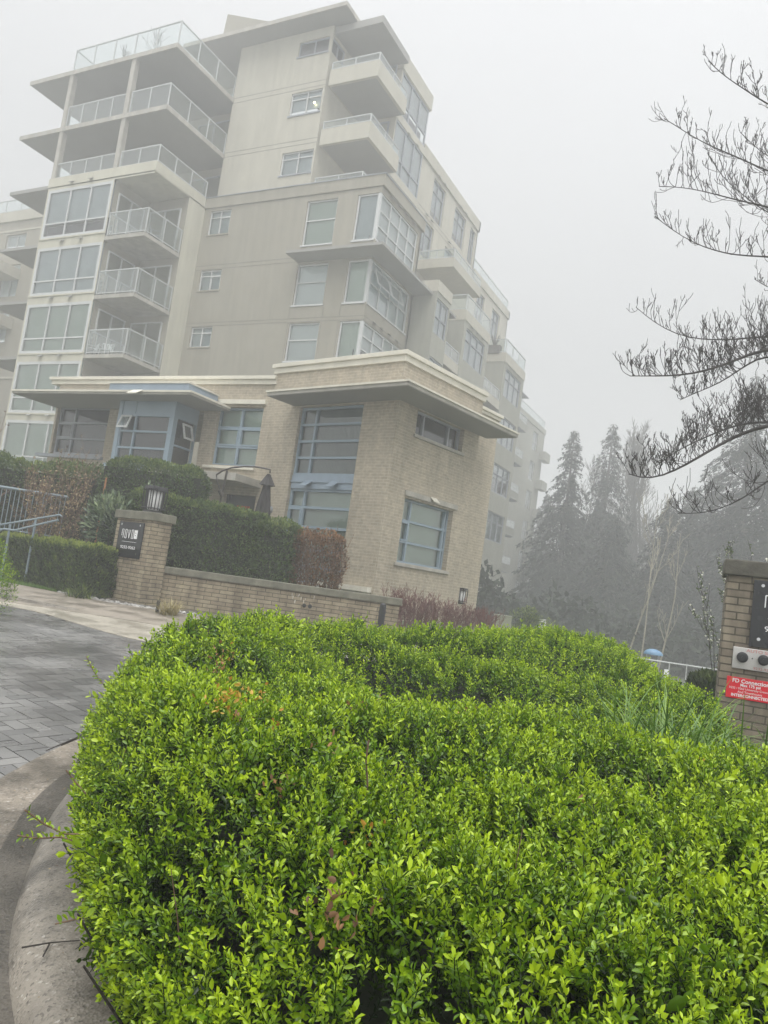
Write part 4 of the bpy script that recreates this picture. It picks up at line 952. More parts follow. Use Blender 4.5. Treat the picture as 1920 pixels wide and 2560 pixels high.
# face direction chosen from the courses: recedes slightly to the right
RPZ = R(5)
rp_loc = (-.40, 7.72, .42)
RP = brick_pillar('hydrant_pillar', 'brick gate pillar cut by the frame edge with sprinkler connection plate and red notice', rp_loc, RPZ, 1.15, .50, 1.765, .145, .035)
def rpp(u, v, z): return on_pillar(rp_loc, RPZ, u, v, z)
name_sign(rpp(.53, -.003, 1.30), RPZ, .62, .60, 'large black name sign on the brick pillar cut by the right edge', '9232-9262')
t = empty('sprinkler_plate', rpp(.46, -.003, .885), 'steel sprinkler connection plate with two capped inlets on the right pillar', 'fire connection', rotz=RPZ)
mb = MB(); mb.box(-.36, .36, -.012, 0, -.095, .095); mb.finish('plate', M['steel'], t, bevel=.003)
text('AUTO SPRK/STANDPIPE', .038, t, (.0, -.014, .072), FRONT, M['redtext'], sx=1.25); text('9232-9262 UNIVERSITY', .030, t, (0, -.014, -.075), FRONT, M['redtext'], sx=1.25)
for x in (-.285, -.115):
    mb = MB(); mb.tube([(x, -.012, .01), (x, -.07, .01)], .036, 16); mb.tube([(x, -.07, .01), (x, -.085, .01)], .046, 16); o = mb.finish('inlet', M['chrome'], t)
    mb = MB(); mb.tube([(x, -.085, .01), (x, -.115, .01), (x, -.12, .01)], [.048, .046, .03], 18); mb.tube([(x, -.12, .01), (x, -.135, .01)], .011, 8); mb.finish('cap', M['black'], o)
mb = MB(); mb.tube([(-.20, -.012, .01), (-.20, -.017, .01)], .006, 8); mb.finish('screw', M['black'], t)
t = empty('red_notice', rpp(.265, -.003, .618), 'red fire department connection notice with white lettering on the right pillar', 'notice', rotz=RPZ)
mb = MB(); mb.box(-.195, .195, -.008, 0, -.094, .094); mb.finish('plate', M['red'], t, bevel=.003)
for s_, sz, z, bd in (('FD Connection', .048, .062, .001), ('Max 175 psi', .034, .028, .0008), ('9232 / 9262 University Crescent', .026, -.003, 0), ('And Townhouses', .028, -.033, 0), ('INTERCONNECTED', .034, -.065, .001)):
    text(s_, sz, t, (0, -.009, z), FRONT, M['white'], bold=bd)
mb = MB(); mb.box(-.05, .10, -.02, 0, -.10, .10)
tag(mb.finish('junction_box', M['coping'], None, bevel=.005, loc=rpp(.56, -.001, .60), rotz=RPZ), 'beige electrical box fixed on the pillar beside the red notice', 'electrical box')
# ================================================================== GROUND
def srz(s, r, dz=0): x, y = sr(s, r); return (x, y, float(gz(x, y))+dz)
ss = np.concatenate([np.arange(-8, 20, .5), np.arange(20, 60, 2), np.arange(60, 420, 20)]); rs_ = np.concatenate([np.arange(-300, -30, 15), np.arange(-30, 30, .75), np.arange(30, 300, 15)])
S_, R_ = np.meshgrid(ss, rs_, indexing='ij'); gx = S_*HX+R_*HY; gy = S_*HY-R_*HX
Vg = np.stack([gx, gy, gz(gx, gy)-.06], 2).reshape(-1, 3)
nr = len(rs_); i, j = np.meshgrid(np.arange(len(ss)-1), np.arange(nr-1), indexing='ij'); k = (i*nr+j).ravel()
m_ground = mat_noise('damp_soil_and_turf', (0.075, 0.085, 0.045), 0.9, 0.35, 1.5, 0.5, 25)
g = npmesh('ground', Vg, np.stack([k, k+1, k+nr+1, k+nr], 1), m_ground, smooth=True); g['kind'] = 'structure'

def strip(name, inner, outer, dz, mat, thick=.02, lift_in=0, lift_out=0):
    """sheet between two polylines (s,r)"""
    mb = MB(); n = len(inner)
    for a in range(n-1):
        p = [srz(*inner[a], dz+lift_in), srz(*inner[a+1], dz+lift_in), srz(*outer[a+1], dz+lift_out), srz(*outer[a], dz+lift_out)]
        mb.hexa([(x, y, z-thick) for x, y, z in p]+p)
    o = mb.finish(name, mat); o['kind'] = 'structure'; return o
def resample(pts, n):
    P = np.array(pts, float); d = np.concatenate([[0], np.cumsum(np.linalg.norm(np.diff(P, axis=0), axis=1))]); t = np.linspace(0, d[-1], n)
    for _ in range(1): Q = np.stack([np.interp(t, d, P[:, 0]), np.interp(t, d, P[:, 1])], 1)
    for _ in range(3): Q[1:-1] = (Q[:-2]+2*Q[1:-1]+Q[2:])/4
    return Q
# pavers in herringbone, edges parallel to the 12 degree frame
pm, nt, b = new_mat('wet_grey_paver'); L = nt.links.new
ge = N(nt, 'ShaderNodeNewGeometry'); r1 = ramp(nt, [(0, (.135, .132, .128)), (.5, (.172, .168, .161)), (1, (.21, .204, .194))]); L(ge.outputs['Random Per Island'], r1.inputs[0])
tc = N(nt, 'ShaderNodeTexCoord'); n1 = N(nt, 'ShaderNodeTexNoise', _Scale=1.2, _Detail=7.0); L(tc.outputs['Object'], n1.inputs['Vector'])
r2 = ramp(nt, [(.3, (.72,)*3), (.7, (1.15,)*3)]); L(n1.outputs['Fac'], r2.inputs[0])
mx = N(nt, 'ShaderNodeMix', data_type='RGBA', blend_type='MULTIPLY'); mx.inputs[0].default_value = 1; L(r1.outputs[0], mx.inputs[6]); L(r2.outputs[0], mx.inputs[7]); L(mx.outputs[2], b.inputs['Base Color'])
r3 = ramp(nt, [(.4, (.15,)*3), (.65, (.42,)*3)]); L(n1.outputs['Fac'], r3.inputs[0]); L(r3.outputs[0], b.inputs['Roughness'])
n3 = N(nt, 'ShaderNodeTexNoise', _Scale=90.0, _Detail=3.0); L(tc.outputs['Object'], n3.inputs['Vector']); bp = N(nt, 'ShaderNodeBump', _Strength=.35, _Distance=.004); L(n3.outputs['Fac'], bp.inputs['Height']); L(bp.outputs[0], b.inputs['Normal'])
mb = MB(); Wp = .108
def inpav(s, r): return 1.2 < s < 11.2 and -11 < r < 2.0 and s < 10.75 - .02*max(0, -4.6-r) - .72*max(0, r+4.7) + .5*max(0, r+3.4)
for a in range(-150, 46):
    for b_ in range(-24, 127):
        m_ = (a-b_) % 4
        if m_ not in (0, 3): continue
        w_, h_ = (2, 1) if m_ == 0 else (1, 2)
        lx, ly = a*Wp, b_*Wp; wx, wy = uv2w(lx+w_*Wp/2, ly+h_*Wp/2)
        s_, r_ = wx*HX+wy*HY, wx*HY-wy*HX
        if not inpav(s_, r_) or (r_ > -.9 and s_ < 5.5): continue
        g_ = .0035; dz = random.uniform(-.0015, .0015); p = []
        for (u, v_) in ((lx+g_, ly+g_), (lx+w_*Wp-g_, ly+g_), (lx+w_*Wp-g_, ly+h_*Wp-g_), (lx+g_, ly+h_*Wp-g_)):
            x, y = uv2w(u, v_); p.append((x, y, float(gz(x, y))+dz+random.uniform(-.0008, .0008)))
        mb.hexa([(x, y, z-.03) for x, y, z in p]+p)
o = mb.finish('paved_drive', pm); o['kind'] = 'structure'
mb = MB(); pp = [(1, -11.5), (1, -.6), (5.4, -.6), (8, 1), (10.9, 0), (11.0, -11.5)]
P4 = [srz(*q, -.012) for q in pp]; i0 = len(mb.v); mb.v += P4; mb.f.append(tuple(range(6))[::-1]); mb.m.append(0)
o = mb.finish('paver_joint_sand', mat_noise('dark_joint_sand', (0.035, 0.033, 0.03), .9, .2, 10, 0)); o['kind'] = 'structure'
# exposed aggregate
def mat_aggregate(name, base, dark, light, rough=.6, sc=110, wet=.5):
    m, nt, b = new_mat(name); L = nt.links.new; tc = N(nt, 'ShaderNodeTexCoord')
    v = N(nt, 'ShaderNodeTexVoronoi', _Scale=float(sc)); L(tc.outputs['Object'], v.inputs['Vector'])
    r_ = ramp(nt, [(0, dark), (.35, base), (.8, base), (1, light)]); L(v.outputs['Color'], r_.inputs[0])
    n1 = N(nt, 'ShaderNodeTexNoise', _Scale=2.2, _Detail=8.0, _Roughness=.65); L(tc.outputs['Object'], n1.inputs['Vector'])
    r2 = ramp(nt, [(.36, (1-wet,)*3), (.6, (1.05,)*3)]); L(n1.outputs['Fac'], r2.inputs[0])
    mx = N(nt, 'ShaderNodeMix', data_type='RGBA', blend_type='MULTIPLY'); mx.inputs[0].default_value = 1; L(r_.outputs[0], mx.inputs[6]); L(r2.outputs[0], mx.inputs[7]); L(mx.outputs[2], b.inputs['Base Color'])
    r3 = ramp(nt, [(.4, (.28,)*3), (.6, (rough,)*3)]); L(n1.outputs['Fac'], r3.inputs[0]); L(r3.outputs[0], b.inputs['Roughness'])
    bp = N(nt, 'ShaderNodeBump', _Strength=.5, _Distance=.004); L(v.outputs['Distance'], bp.inputs['Height']); L(bp.outputs[0], b.inputs['Normal'])
    return m
m_agg = mat_aggregate('exposed_aggregate', (.25, .215, .17), (.08, .07, .055), (.50, .47, .42), .7, 90, .6)
m_curb = mat_aggregate('damp_curb_concrete', (.285, .255, .21), (.08, .07, .06), (.50, .47, .42), .7, 110, .68)
m_walk = mat_aggregate('wet_sidewalk_concrete', (.27, .235, .190), (.18, .155, .12), (.34, .31, .27), .6, 60, .45)
curb = resample([(.55, 4.5), (.55, 2.2), (.62, 1.1), (.75, .45), (1.0, .02), (1.4, -.28), (1.8, -.52), (2.1, -.70), (2.35, -.87), (2.69, -1.06), (3.05, -1.18), (3.46, -1.30), (3.8, -1.39), (4.3, -1.45), (5.2, -1.40), (6.2, -.9), (7.4, .1), (8.4, 1.4), (9.0, 3.0), (9.2, 5.0)], 110)
def offset(P, d):
    t = np.gradient(P, axis=0); t = t/np.linalg.norm(t, axis=1, keepdims=True); n = np.stack([-t[:, 1], t[:, 0]], 1); return P + n*d
# direction: path runs from front-right round the left side to the back; inside the bed is on its right
ins = 1 if np.linalg.norm(offset(curb, .3)[50]-np.array([3.5, .5])) < np.linalg.norm(offset(curb, -.3)[50]-np.array([3.5, .5])) else -1
prof = [(0, -.05), (.012, .03), (.035, .075), (.07, .100), (.12, .112), (.22, .114), (.32, .105), (.345, .08), (.35, .0)]
mb = MB(); rows = [offset(curb, ins*a) for a, _ in prof]
for k in range(len(curb)):
    for a, (d_, h_) in enumerate(prof):
        s_, r_ = rows[a][k]; wob = .004*math.sin(k*1.3+a); mb.v.append(srz(s_, r_, h_+wob*(a > 0)))
m_ = len(prof)
for k in range(len(curb)-1):
    for a in range(m_-1): mb.f.append((k*m_+a, (k+1)*m_+a, (k+1)*m_+a+1, k*m_+a+1)); mb.m.append(0)
o = mb.finish('curb', m_curb, smooth=True); o['kind'] = 'structure'
outer = resample([(.2, 4.5), (.1, 2.2), (.0, 1.1), (.1, .0), (.5, -.7), (1.0, -1.2), (1.6, -1.5), (2.1, -1.66), (2.6, -1.75), (3.1, -1.80), (3.6, -1.83), (4.22, -1.84), (4.75, -1.82), (5.2, -1.76), (5.9, -1.6), (6.8, -1.0), (7.8, .0), (8.8, 1.2), (9.5, 2.9), (9.7, 5.0)], 110)
strip('drive_apron', outer, offset(curb, ins*.02), .005, m_agg)
gutter = strip('gutter', offset(curb, -ins*.13), offset(curb, ins*.01), .009, mat_aggregate('silty_gutter', (.10, .088, .07), (.035, .03, .025), (.18, .16, .13), .5, 90, .5))
# soil of the bed
bed_in = offset(curb, ins*.33); c0 = np.array([4.0, 1.6])
mb = MB()
for k in range(len(curb)-1):
    mb.v += [srz(*bed_in[k], .085), srz(*bed_in[k+1], .085), srz(*((bed_in[k+1]*.5+c0*.5)), .12), srz(*((bed_in[k]*.5+c0*.5)), .12)]; i0 = len(mb.v)-4; mb.f.append((i0, i0+1, i0+2, i0+3)); mb.m.append(0)
    mb.v += [srz(*((bed_in[k]*.5+c0*.5)), .12), srz(*((bed_in[k+1]*.5+c0*.5)), .12), srz(*c0, .14)]; i0 = len(mb.v)-3; mb.f.append((i0, i0+1, i0+2)); mb.m.append(0)
mb.v += [srz(.9, 2.4, .08), srz(.7, 6, .08), srz(9, 8, .1), srz(9, 4.5, .1), srz(4, 1.6, .14)]; i0 = len(mb.v)-5; mb.f.append((i0, i0+1, i0+2, i0+3, i0+4)); mb.m.append(0)
o = mb.finish('planting_bed', mat_noise('dark_mulch', (0.030, 0.022, 0.015), .95, .5, 30, .8, 60)); o['kind'] = 'structure'
# raised bed around the right pillar
mb = MB(); q = [srz(5.6, 2.4, .0), srz(5.4, 5.5, .0), srz(10, 6, .2), srz(10, 2.6, .1)]; mb.v += [(x, y, .50) for x, y, z in q]; mb.f.append((0, 1, 2, 3)); mb.m.append(0)
# band of aggregate, sidewalk, kerb beyond the drive
far_edge = resample([(10.9, -12), (10.8, -8), (10.76, -4.62), (10.23, -4.0), (9.75, -3.36), (9.42, -2.93), (9.2, -2.4), (9.3, -1.5), (9.6, -.3), (9.9, 1.2)], 40)
band = resample([(11.15, -12), (11.05, -8), (11.1, -4.55), (11.0, -3.9), (10.9, -3.2), (10.8, -2.6), (10.7, -2.0), (10.6, -1.2), (10.6, -.2), (10.7, 1.2)], 40)
walk = resample([(14.0, -12), (13.9, -8), (13.6, -6.3), (13.1, -5.2), (12.75, -4.43), (12.55, -3.4), (12.5, -2.6), (12.5, -1.6), (12.5, -.4), (12.6, 1.2)], 40)
strip('aggregate_band', far_edge, band, .006, mat_aggregate('pale_exposed_aggregate', (.34, .31, .25), (.16, .14, .11), (.46, .44, .38), .7, 55, .25))
strip('sidewalk', band, walk, .010, m_walk)
# raised kerb at the far left that dips into the crossing
kp = resample([(11.45, -11), (11.42, -8), (11.4, -6.2), (11.36, -5.2), (11.25, -4.7), (11.2, -4.2)], 30); mb = MB()
for k in range(29):
    f0, f1 = [max(0.012, .14*min(1, (29-q)/9)) for q in (k, k+1)]
    a, b_ = kp[k], kp[k+1]; w_ = .15
    p = [srz(a[0], a[1], .0), srz(b_[0], b_[1], .0), srz(b_[0]+w_, b_[1], .0), srz(a[0]+w_, a[1], .0)]; t_ = [srz(a[0]+.02, a[1], f0), srz(b_[0]+.02, b_[1], f1), srz(b_[0]+w_, b_[1], f1), srz(a[0]+w_, a[1], f0)]
    mb.hexa(p+t_)
o = mb.finish('far_kerb', m_curb); o['kind'] = 'structure'
# lawn strip and pebbles
def tri_rocks(name, n, fpos, size, mat, seed, label, kind=None):
    g_ = np.random.default_rng(seed); ico = np.array([(0, 0, 1), (.9, 0, .4), (.28, .85, .4), (-.72, .53, .4), (-.72, -.53, .4), (.28, -.85, .4), (.72, .53, -.3), (-.28, .85, -.3), (-.9, 0, -.3), (-.28, -.85, -.3), (.72, -.53, -.3)])
    F = np.array([(0, 1, 2), (0, 2, 3), (0, 3, 4), (0, 4, 5), (0, 5, 1), (1, 6, 2), (2, 7, 3), (3, 8, 4), (4, 9, 5), (5, 10, 1), (2, 6, 7), (3, 7, 8), (4, 8, 9), (5, 9, 10), (1, 10, 6)])
    P = np.array([fpos(g_) for _ in range(n)]); sz = size*g_.uniform(.5, 1.5, (n, 1, 1))*g_.uniform(.6, 1.3, (n, 1, 3))*np.array([1, 1, .6]); Rm = rot_from(g_.normal(0, .4, (n, 3))+np.array([0, 0, 1]), g_.uniform(0, 6, n))
    V = np.einsum('nij,nvj->nvi', Rm, ico[None]*sz)+P[:, None]
    o = npmesh(name, V.reshape(-1, 3), (F[None]+(np.arange(n)*11)[:, None, None]).reshape(-1, 3), mat); o['label'] = label; o['category'] = 'pebbles'; o['kind'] = 'stuff'; return o
pebm, nt, b = new_mat('pale_pebble'); ge = N(nt, 'ShaderNodeNewGeometry'); r1 = ramp(nt, [(0, (.10, .095, .09)), (.5, (.25, .24, .22)), (1, (.45, .44, .41))]); nt.links.new(ge.outputs['Random Per Island'], r1.inputs[0]); nt.links.new(r1.outputs[0], b.inputs['Base Color'])
def pebpos(g_):
    r = -5.3+2.6*g_.random()**1.3; s0 = np.interp(r, [-5.3, -4.43, -3.4, -.4], [13.2, 12.78, 12.6, 12.6]); s = s0 + abs(g_.normal(0, .14)); return srz(s, r, .0)
tri_rocks('pebble_edging', 620, pebpos, .026, pebm, 3, 'pale pebbles edging the foot of the garden wall and pillar')
# dirt strip behind
mb = MB(); q = [srz(12.55, -4.4, -.004), srz(12.45, 1.3, -.004), srz(13.6, 1.3, -.004), srz(13.9, -4.6, -.004)]; mb.v += q; mb.f.append((0, 1, 2, 3)); mb.m.append(0); o = mb.finish('wall_foot_soil', mat_noise('stony_soil', (.10, .085, .065), .9, .3, 20, .5, 40)); o['kind'] = 'structure'

def blades(name, n, fpos, length, width, mat, seed, label, cat, lean=.5, droop=.6, kind=None, seg=4, rootloc=None):
    g_ = np.random.default_rng(seed); Vs, Fs, Ts = [], [], []
    P = np.array([fpos(g_) for _ in range(n)]); az = g_.uniform(0, 6.283, n); L_ = length*g_.uniform(.5, 1.2, n); ln = g_.uniform(.05, lean, n); dr = g_.uniform(.3, 1.0, n)*droop; tn = np.clip(g_.normal(.45, .22, n), 0, 1)
    t = np.linspace(0, 1, seg+1); dirx, diry = np.cos(az), np.sin(az)
    hor = (np.sin(ln)[:, None]*t + dr[:, None]*t**2*.6); ver = t*np.cos(ln)[:, None] - dr[:, None]*.55*t**2.6
    C = np.stack([P[:, None, 0]+dirx[:, None]*hor*L_[:, None], P[:, None, 1]+diry[:, None]*hor*L_[:, None], P[:, None, 2]+ver*L_[:, None]], 2)
    w_ = width*(1-t**1.6*.9)[None, :, None]*.5; sd = np.stack([-diry, dirx, np.zeros(n)], 1)[:, None]
    V = np.stack([C-sd*w_, C+sd*w_], 2).reshape(n, -1, 3); m_ = 2*(seg+1)
    F = np.array([[2*k, 2*k+1, 2*k+3, 2*k+2] for k in range(seg)])
    o = npmesh(name, V.reshape(-1, 3), (F[None]+(np.arange(n)*m_)[:, None, None]).reshape(-1, 4), mat, np.repeat(tn, m_)); tag(o, label, cat, kind=kind); return o
blades('lawn_strip', 7000, lambda g_: (lambda r, w_: srz(np.interp(r, [-9, -6.3, -5.0], [13.8, 13.65, 13.15])+w_, r, -.01))(g_.uniform(-9, -4.9), g_.uniform(0, .35)), .055, .006, M['grassblade'], 5, 'thin strip of green turf between sidewalk and low hedge', 'grass', kind='stuff')
def tuft(s, r, rad): return lambda g_: srz(s+g_.normal(0, rad), r+g_.normal(0, rad), -.02)
blades('dry_grass_clump', 230, tuft(12.15, -3.12, .06), .44, .009, M['drygrass'], 6, 'straw coloured grass tuft by the black bollard at the wall foot', 'grass clump', .8, 1.0)
blades('strappy_plant', 120, tuft(12.85, -4.75, .08), .40, .016, M['leaf_yew'], 10, 'dark strappy plant on the pebbles in front of the low hedge', 'plant', .8, 1.0)
blades('ornamental_grass', 330, lambda g_: srz(3.98+g_.normal(0, .13), 1.60+g_.normal(0, .17), .50), .66, .011, M['grassblade'], 11, 'green ornamental grass clump arching out of the boxleaf hedge', 'grass clump', .6, 1.1)
blades('ornamental_grass', 90, lambda g_: srz(5.3+g_.normal(0, .15), 2.9+g_.normal(0, .18), .2), .62, .009, M['grassblade'], 12, 'thin grass blades at the foot of the right pillar', 'grass clump', .6, 1.0)

# ================================================================== MAIN HEDGE
OUT = np.array([(.98, .50), (1.05, .20), (1.22, .0), (1.52, -.28), (1.92, -.57), (2.4, -.80), (2.8, -.95), (3.4, -1.15), (4.2, -1.32), (5.0, -1.12), (5.8, -.60), (6.5, .25), (7.3, 1.1), (7.8, 1.85), (7.55, 2.45), (6.5, 2.35), (5.6, 2.4), (4.9, 2.5), (4.5, 2.35), (4.25, 1.9), (4.05, 1.6), (3.85, 1.5), (3.65, 1.75), (3.45, 2.3), (3.1, 3.0), (2.4, 3.5), (1.5, 3.3), (1.05, 2.3), (.95, 1.2)])
OUTc = resample(np.vstack([OUT, OUT[:1]]), 160)
def poly_d(P):
    A = OUTc[:-1]; B = OUTc[1:]; d = np.full(len(P), 1e9); ins_ = np.zeros(len(P), bool)
    for a, b in zip(A, B):
        ab = b-a; t = np.clip(((P-a)@ab)/max(ab@ab, 1e-9), 0, 1); d = np.minimum(d, np.linalg.norm(P-(a+t[:, None]*ab), axis=1))
        c = ((a[1] > P[:, 1]) != (b[1] > P[:, 1])); xs = (b[0]-a[0])*(P[:, 1]-a[1])/(b[1]-a[1]+1e-12)+a[0]; ins_ ^= c & (P[:, 0] < xs)
    return np.where(ins_, d, -d)
def htop(P, d):
    e = .36 + .26*(1-smooth(1.6, 2.6, P[:, 0]))
    base = .44 + .48*np.sqrt(np.clip(1-(1-np.clip(d/e, 0, 1))**2, 0, 1))
    a, b = np.array([3.85, 1.25]), np.array([4.75, .0]); ab = b-a; t = np.clip(((P-a)@ab)/(ab@ab), 0, 1); dd = np.linalg.norm(P-(a+t[:, None]*ab), axis=1)
    a2, b2 = np.array([5.3, 1.9]), np.array([5.6, .4]); ab = b2-a2; t = np.clip(((P-a2)@ab)/(ab@ab), 0, 1); d2 = np.linalg.norm(P-(a2+t[:, None]*ab), axis=1)
    z = base - .42*np.exp(-(dd/.30)**2) - .22*np.exp(-(d2/.24)**2) + .075*vnoise(P[:, 0]*1.5, P[:, 1]*1.5, 4) + .045*vnoise(P[:, 0]*4.5, P[:, 1]*4.5, 5)
    return z - .06*smooth(2.6, 3.6, P[:, 0]) - .12*smooth(2.9, 3.9, P[:, 0])*smooth(-.5, .4, P[:, 1]) + .13*smooth(4.5, 5.3, P[:, 0])*smooth(-.5, .4, P[:, 1]) + .05*smooth(4.5, 7.0, P[:, 0]) + .07*smooth(3.4, 4.6, P[:, 0])*(1-smooth(-.6, .2, P[:, 1]))
HG = empty('boxleaf_hedge', srz(3.6, .4, .1), 'large bright green clipped boxleaf hedge filling the foreground island', 'hedge')
def dens(P):
    s_, r_ = P[:, 0], P[:, 1]; vis = (r_ < .56*s_+.45) & (r_ > -.60*s_-.4)
    base_ = np.where(s_ < 2.3, 3200, np.where(s_ < 4.0, 1900, 1250)); return np.where(vis, base_, 250)
protoN = [sprig(9, .100, .0205, 100+k) for k in range(12)]
protoM = [sprig(8, .105, .0215, 200+k, False) for k in range(8)]
protoF = [sprig(7, .115, .025, 300+k, False) for k in range(8)]
# top samples
lo_, hi_ = OUT.min(0), OUT.max(0); nT = int((hi_-lo_).prod()*3200)
Pt = rng.uniform(lo_, hi_, (nT, 2)); d = poly_d(Pt); keep = (d > .01) & (rng.random(nT)*3200 < dens(Pt)*np.where(d < .3, 1.5, 1)); Pt, d = Pt[keep], d[keep]
zt = htop(Pt, d); e_ = .02
gs = (htop(Pt+[e_, 0], poly_d(Pt+[e_, 0]))-zt)/e_; gr = (htop(Pt+[0, e_], poly_d(Pt+[0, e_]))-zt)/e_
gs, gr = np.clip(gs, -3, 3), np.clip(gr, -3, 3)
def sr_vec(a, b, c): return np.stack([a*HX+b*HY, a*HY-b*HX, c], 1)
nT_ = unit(sr_vec(-gs, -gr, np.ones(len(gs))))
# side samples
per = resample(np.vstack([OUT, OUT[:1]]), 1200); seg_ = np.linalg.norm(np.diff(per, axis=0), axis=1).sum()
nS = int(seg_*.55*3900); ii = rng.integers(0, 1199, nS); tt = rng.random(nS)[:, None]; Ps = per[ii]*(1-tt)+per[ii+1]*tt
tan = per[ii+1]-per[ii]; tan = tan/np.maximum(np.linalg.norm(tan, axis=1, keepdims=True), 1e-9); no = np.stack([tan[:, 1], -tan[:, 0]], 1)
sg = np.where(poly_d(Ps+no*.05) > 0, -1., 1.)[:, None]; no = no*sg
zs_ = rng.uniform(.12, .60, nS); keep = rng.random(nS)*3200 < dens(Ps); Ps, no, zs_ = Ps[keep], no[keep], zs_[keep]
inset = .02+.26*np.clip(1-zs_/.5, 0, 1); Ps = Ps - no*inset[:, None]
nS_ = unit(sr_vec(no[:, 0], no[:, 1], np.full(len(no), .15)))
PP = np.vstack([Pt, Ps]); ZZ = np.concatenate([zt, zs_]); NN = np.vstack([nT_, nS_])
X_, Y_ = PP[:, 0]*HX+PP[:, 1]*HY, PP[:, 0]*HY-PP[:, 1]*HX
W3 = np.stack([X_, Y_, gz(X_, Y_)+ZZ], 1)
n_ = len(W3); A_ = unit(NN*.75 + np.array([0, 0, .40]) + rng.normal(0, .48, (n_, 3))); scl = rng.uniform(.65, 1.2, n_); tall = rng.random(n_) < np.where(PP[:, 0] > 4, .035, .012); scl = np.where(tall, scl*1.7, scl)
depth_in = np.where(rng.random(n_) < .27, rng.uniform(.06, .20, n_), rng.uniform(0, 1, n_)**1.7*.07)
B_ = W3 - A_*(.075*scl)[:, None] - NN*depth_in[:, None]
tint = rng.normal(0, .17, n_) + .10*vnoise(PP[:, 0]*2.2, PP[:, 1]*2.2, 21) - np.minimum(depth_in*4.2, .45) + .10*vnoise(PP[:, 0]*4, PP[:, 1]*4, 12) - .18*(ZZ < .45)  # deeper and lower sprigs tinted darker, inner shade put into the colour
far_ = PP[:, 0]; a1, a2 = far_ < 2.3, (far_ >= 2.3) & (far_ < 4.0); a3 = far_ >= 4.0
B0 = np.array(HG.location)
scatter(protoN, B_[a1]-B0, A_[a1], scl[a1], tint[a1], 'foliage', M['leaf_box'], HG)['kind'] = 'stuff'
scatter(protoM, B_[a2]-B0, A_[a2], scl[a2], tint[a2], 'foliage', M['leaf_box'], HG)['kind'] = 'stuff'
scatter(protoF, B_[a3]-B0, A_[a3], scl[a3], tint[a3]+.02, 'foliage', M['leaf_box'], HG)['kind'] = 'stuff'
# inner mass, a dark solid standing in for the hedge's shaded inside
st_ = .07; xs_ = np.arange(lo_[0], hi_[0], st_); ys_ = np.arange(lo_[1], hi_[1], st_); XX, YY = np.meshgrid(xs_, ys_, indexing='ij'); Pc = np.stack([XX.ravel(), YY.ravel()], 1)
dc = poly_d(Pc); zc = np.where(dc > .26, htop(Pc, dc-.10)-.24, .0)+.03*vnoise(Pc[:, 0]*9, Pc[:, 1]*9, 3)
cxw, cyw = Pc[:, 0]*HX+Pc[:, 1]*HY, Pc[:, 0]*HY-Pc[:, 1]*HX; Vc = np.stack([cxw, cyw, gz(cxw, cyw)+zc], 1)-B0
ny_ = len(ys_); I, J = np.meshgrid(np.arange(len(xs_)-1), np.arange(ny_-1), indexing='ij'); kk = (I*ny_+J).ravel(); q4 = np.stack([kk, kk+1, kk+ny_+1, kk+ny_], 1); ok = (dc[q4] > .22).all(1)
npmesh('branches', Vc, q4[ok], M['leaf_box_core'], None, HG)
# stems showing at the foot on the kerb side
mb = MB()
for k in range(150):
    i_ = random.randrange(len(per)-1); s_, r_ = per[i_]
    if not (1.0 < s_ < 4.6 and r_ < 0): continue
    ctr = np.array([3.2, .6]); v_ = ctr-per[i_]; v_ = v_/np.linalg.norm(v_); a = per[i_]+v_*.34; b = per[i_]+v_*random.uniform(.02, .12)+np.array([random.uniform(-.08, .08)]*2)
    p0 = np.array(srz(*a, .08))-B0; p1 = np.array(srz(*((a+b)/2), .28))-B0; p2 = np.array(srz(*b, .55))-B0
    mb.tube([tuple(p0), tuple(p1), tuple(p2)], [.006, .004, .0025], 4)
mb.finish('stem', M['bark'], HG)
# long escaped shoots over the kerb, and dead orange shoots
def shoot(pts, leaf, mat, name, seed, parent=HG, t0=.7):
    pts = [np.array(p) for p in pts]; g_ = np.random.default_rng(seed); P, D, Nn = [], [], []
    mb = MB(); mb.tube([tuple(p-B0) for p in pts], [.0022]*len(pts), 4); mb.finish('stem', M['twig_brown'], parent)
    for a, b in zip(pts[:-1], pts[1:]):
        n = max(2, int(np.linalg.norm(b-a)/.013)); ax = unit(b-a)
        for k in range(n):
            p = a+(b-a)*k/n
            for sg_ in (-1, 1):
                sd = unit(np.cross(ax, g_.normal(0, 1, 3)))*sg_; P.append(p-B0); D.append(unit(ax*.6+sd+np.array([0, 0, .2]))); Nn.append(np.array([0, 0, 1.])+g_.normal(0, .3, 3))
    P, D, Nn = map(np.array, (P, D, Nn)); Lg = leaf*g_.uniform(.7, 1.2, len(P)); V, F, k = leaves(P, D, Nn, Lg, Lg*.5, .3, True)
    npmesh(name, V, F, mat, np.repeat(np.clip(g_.normal(t0, .15, len(P)), 0, 1), k), parent)
def atp(px, py, D):
    """world point at forward depth D seen at a place in the 1920x2560 photo"""
    v_ = np.array([px-960., py-1280., 1923.])/1923.*D
    return np.array(RC @ v_) + np.array([0, 0, 1.5])
RC = np.array([[0.88519921, 0.07682861, -0.45882428], [0.44507042, 0.14720635, 0.88331343], [0.13540559, -0.98611746, 0.0961128]])
shoot([atp(205, 2085, 2.10), atp(160, 2085, 2.08), atp(110, 2060, 2.05), atp(62, 2025, 2.02)], .020, M['leaf_box'], 'shoot_leaves', 1)
shoot([atp(195, 2105, 2.10), atp(150, 2093, 2.06), atp(95, 2096, 2.0), atp(43, 2089, 1.97)], .020, M['leaf_box'], 'shoot_leaves', 2)
shoot([atp(235, 2290, 1.95), atp(187, 2299, 1.93), atp(138, 2310, 1.9)], .022, M['leaf_box'], 'shoot_leaves', 3)
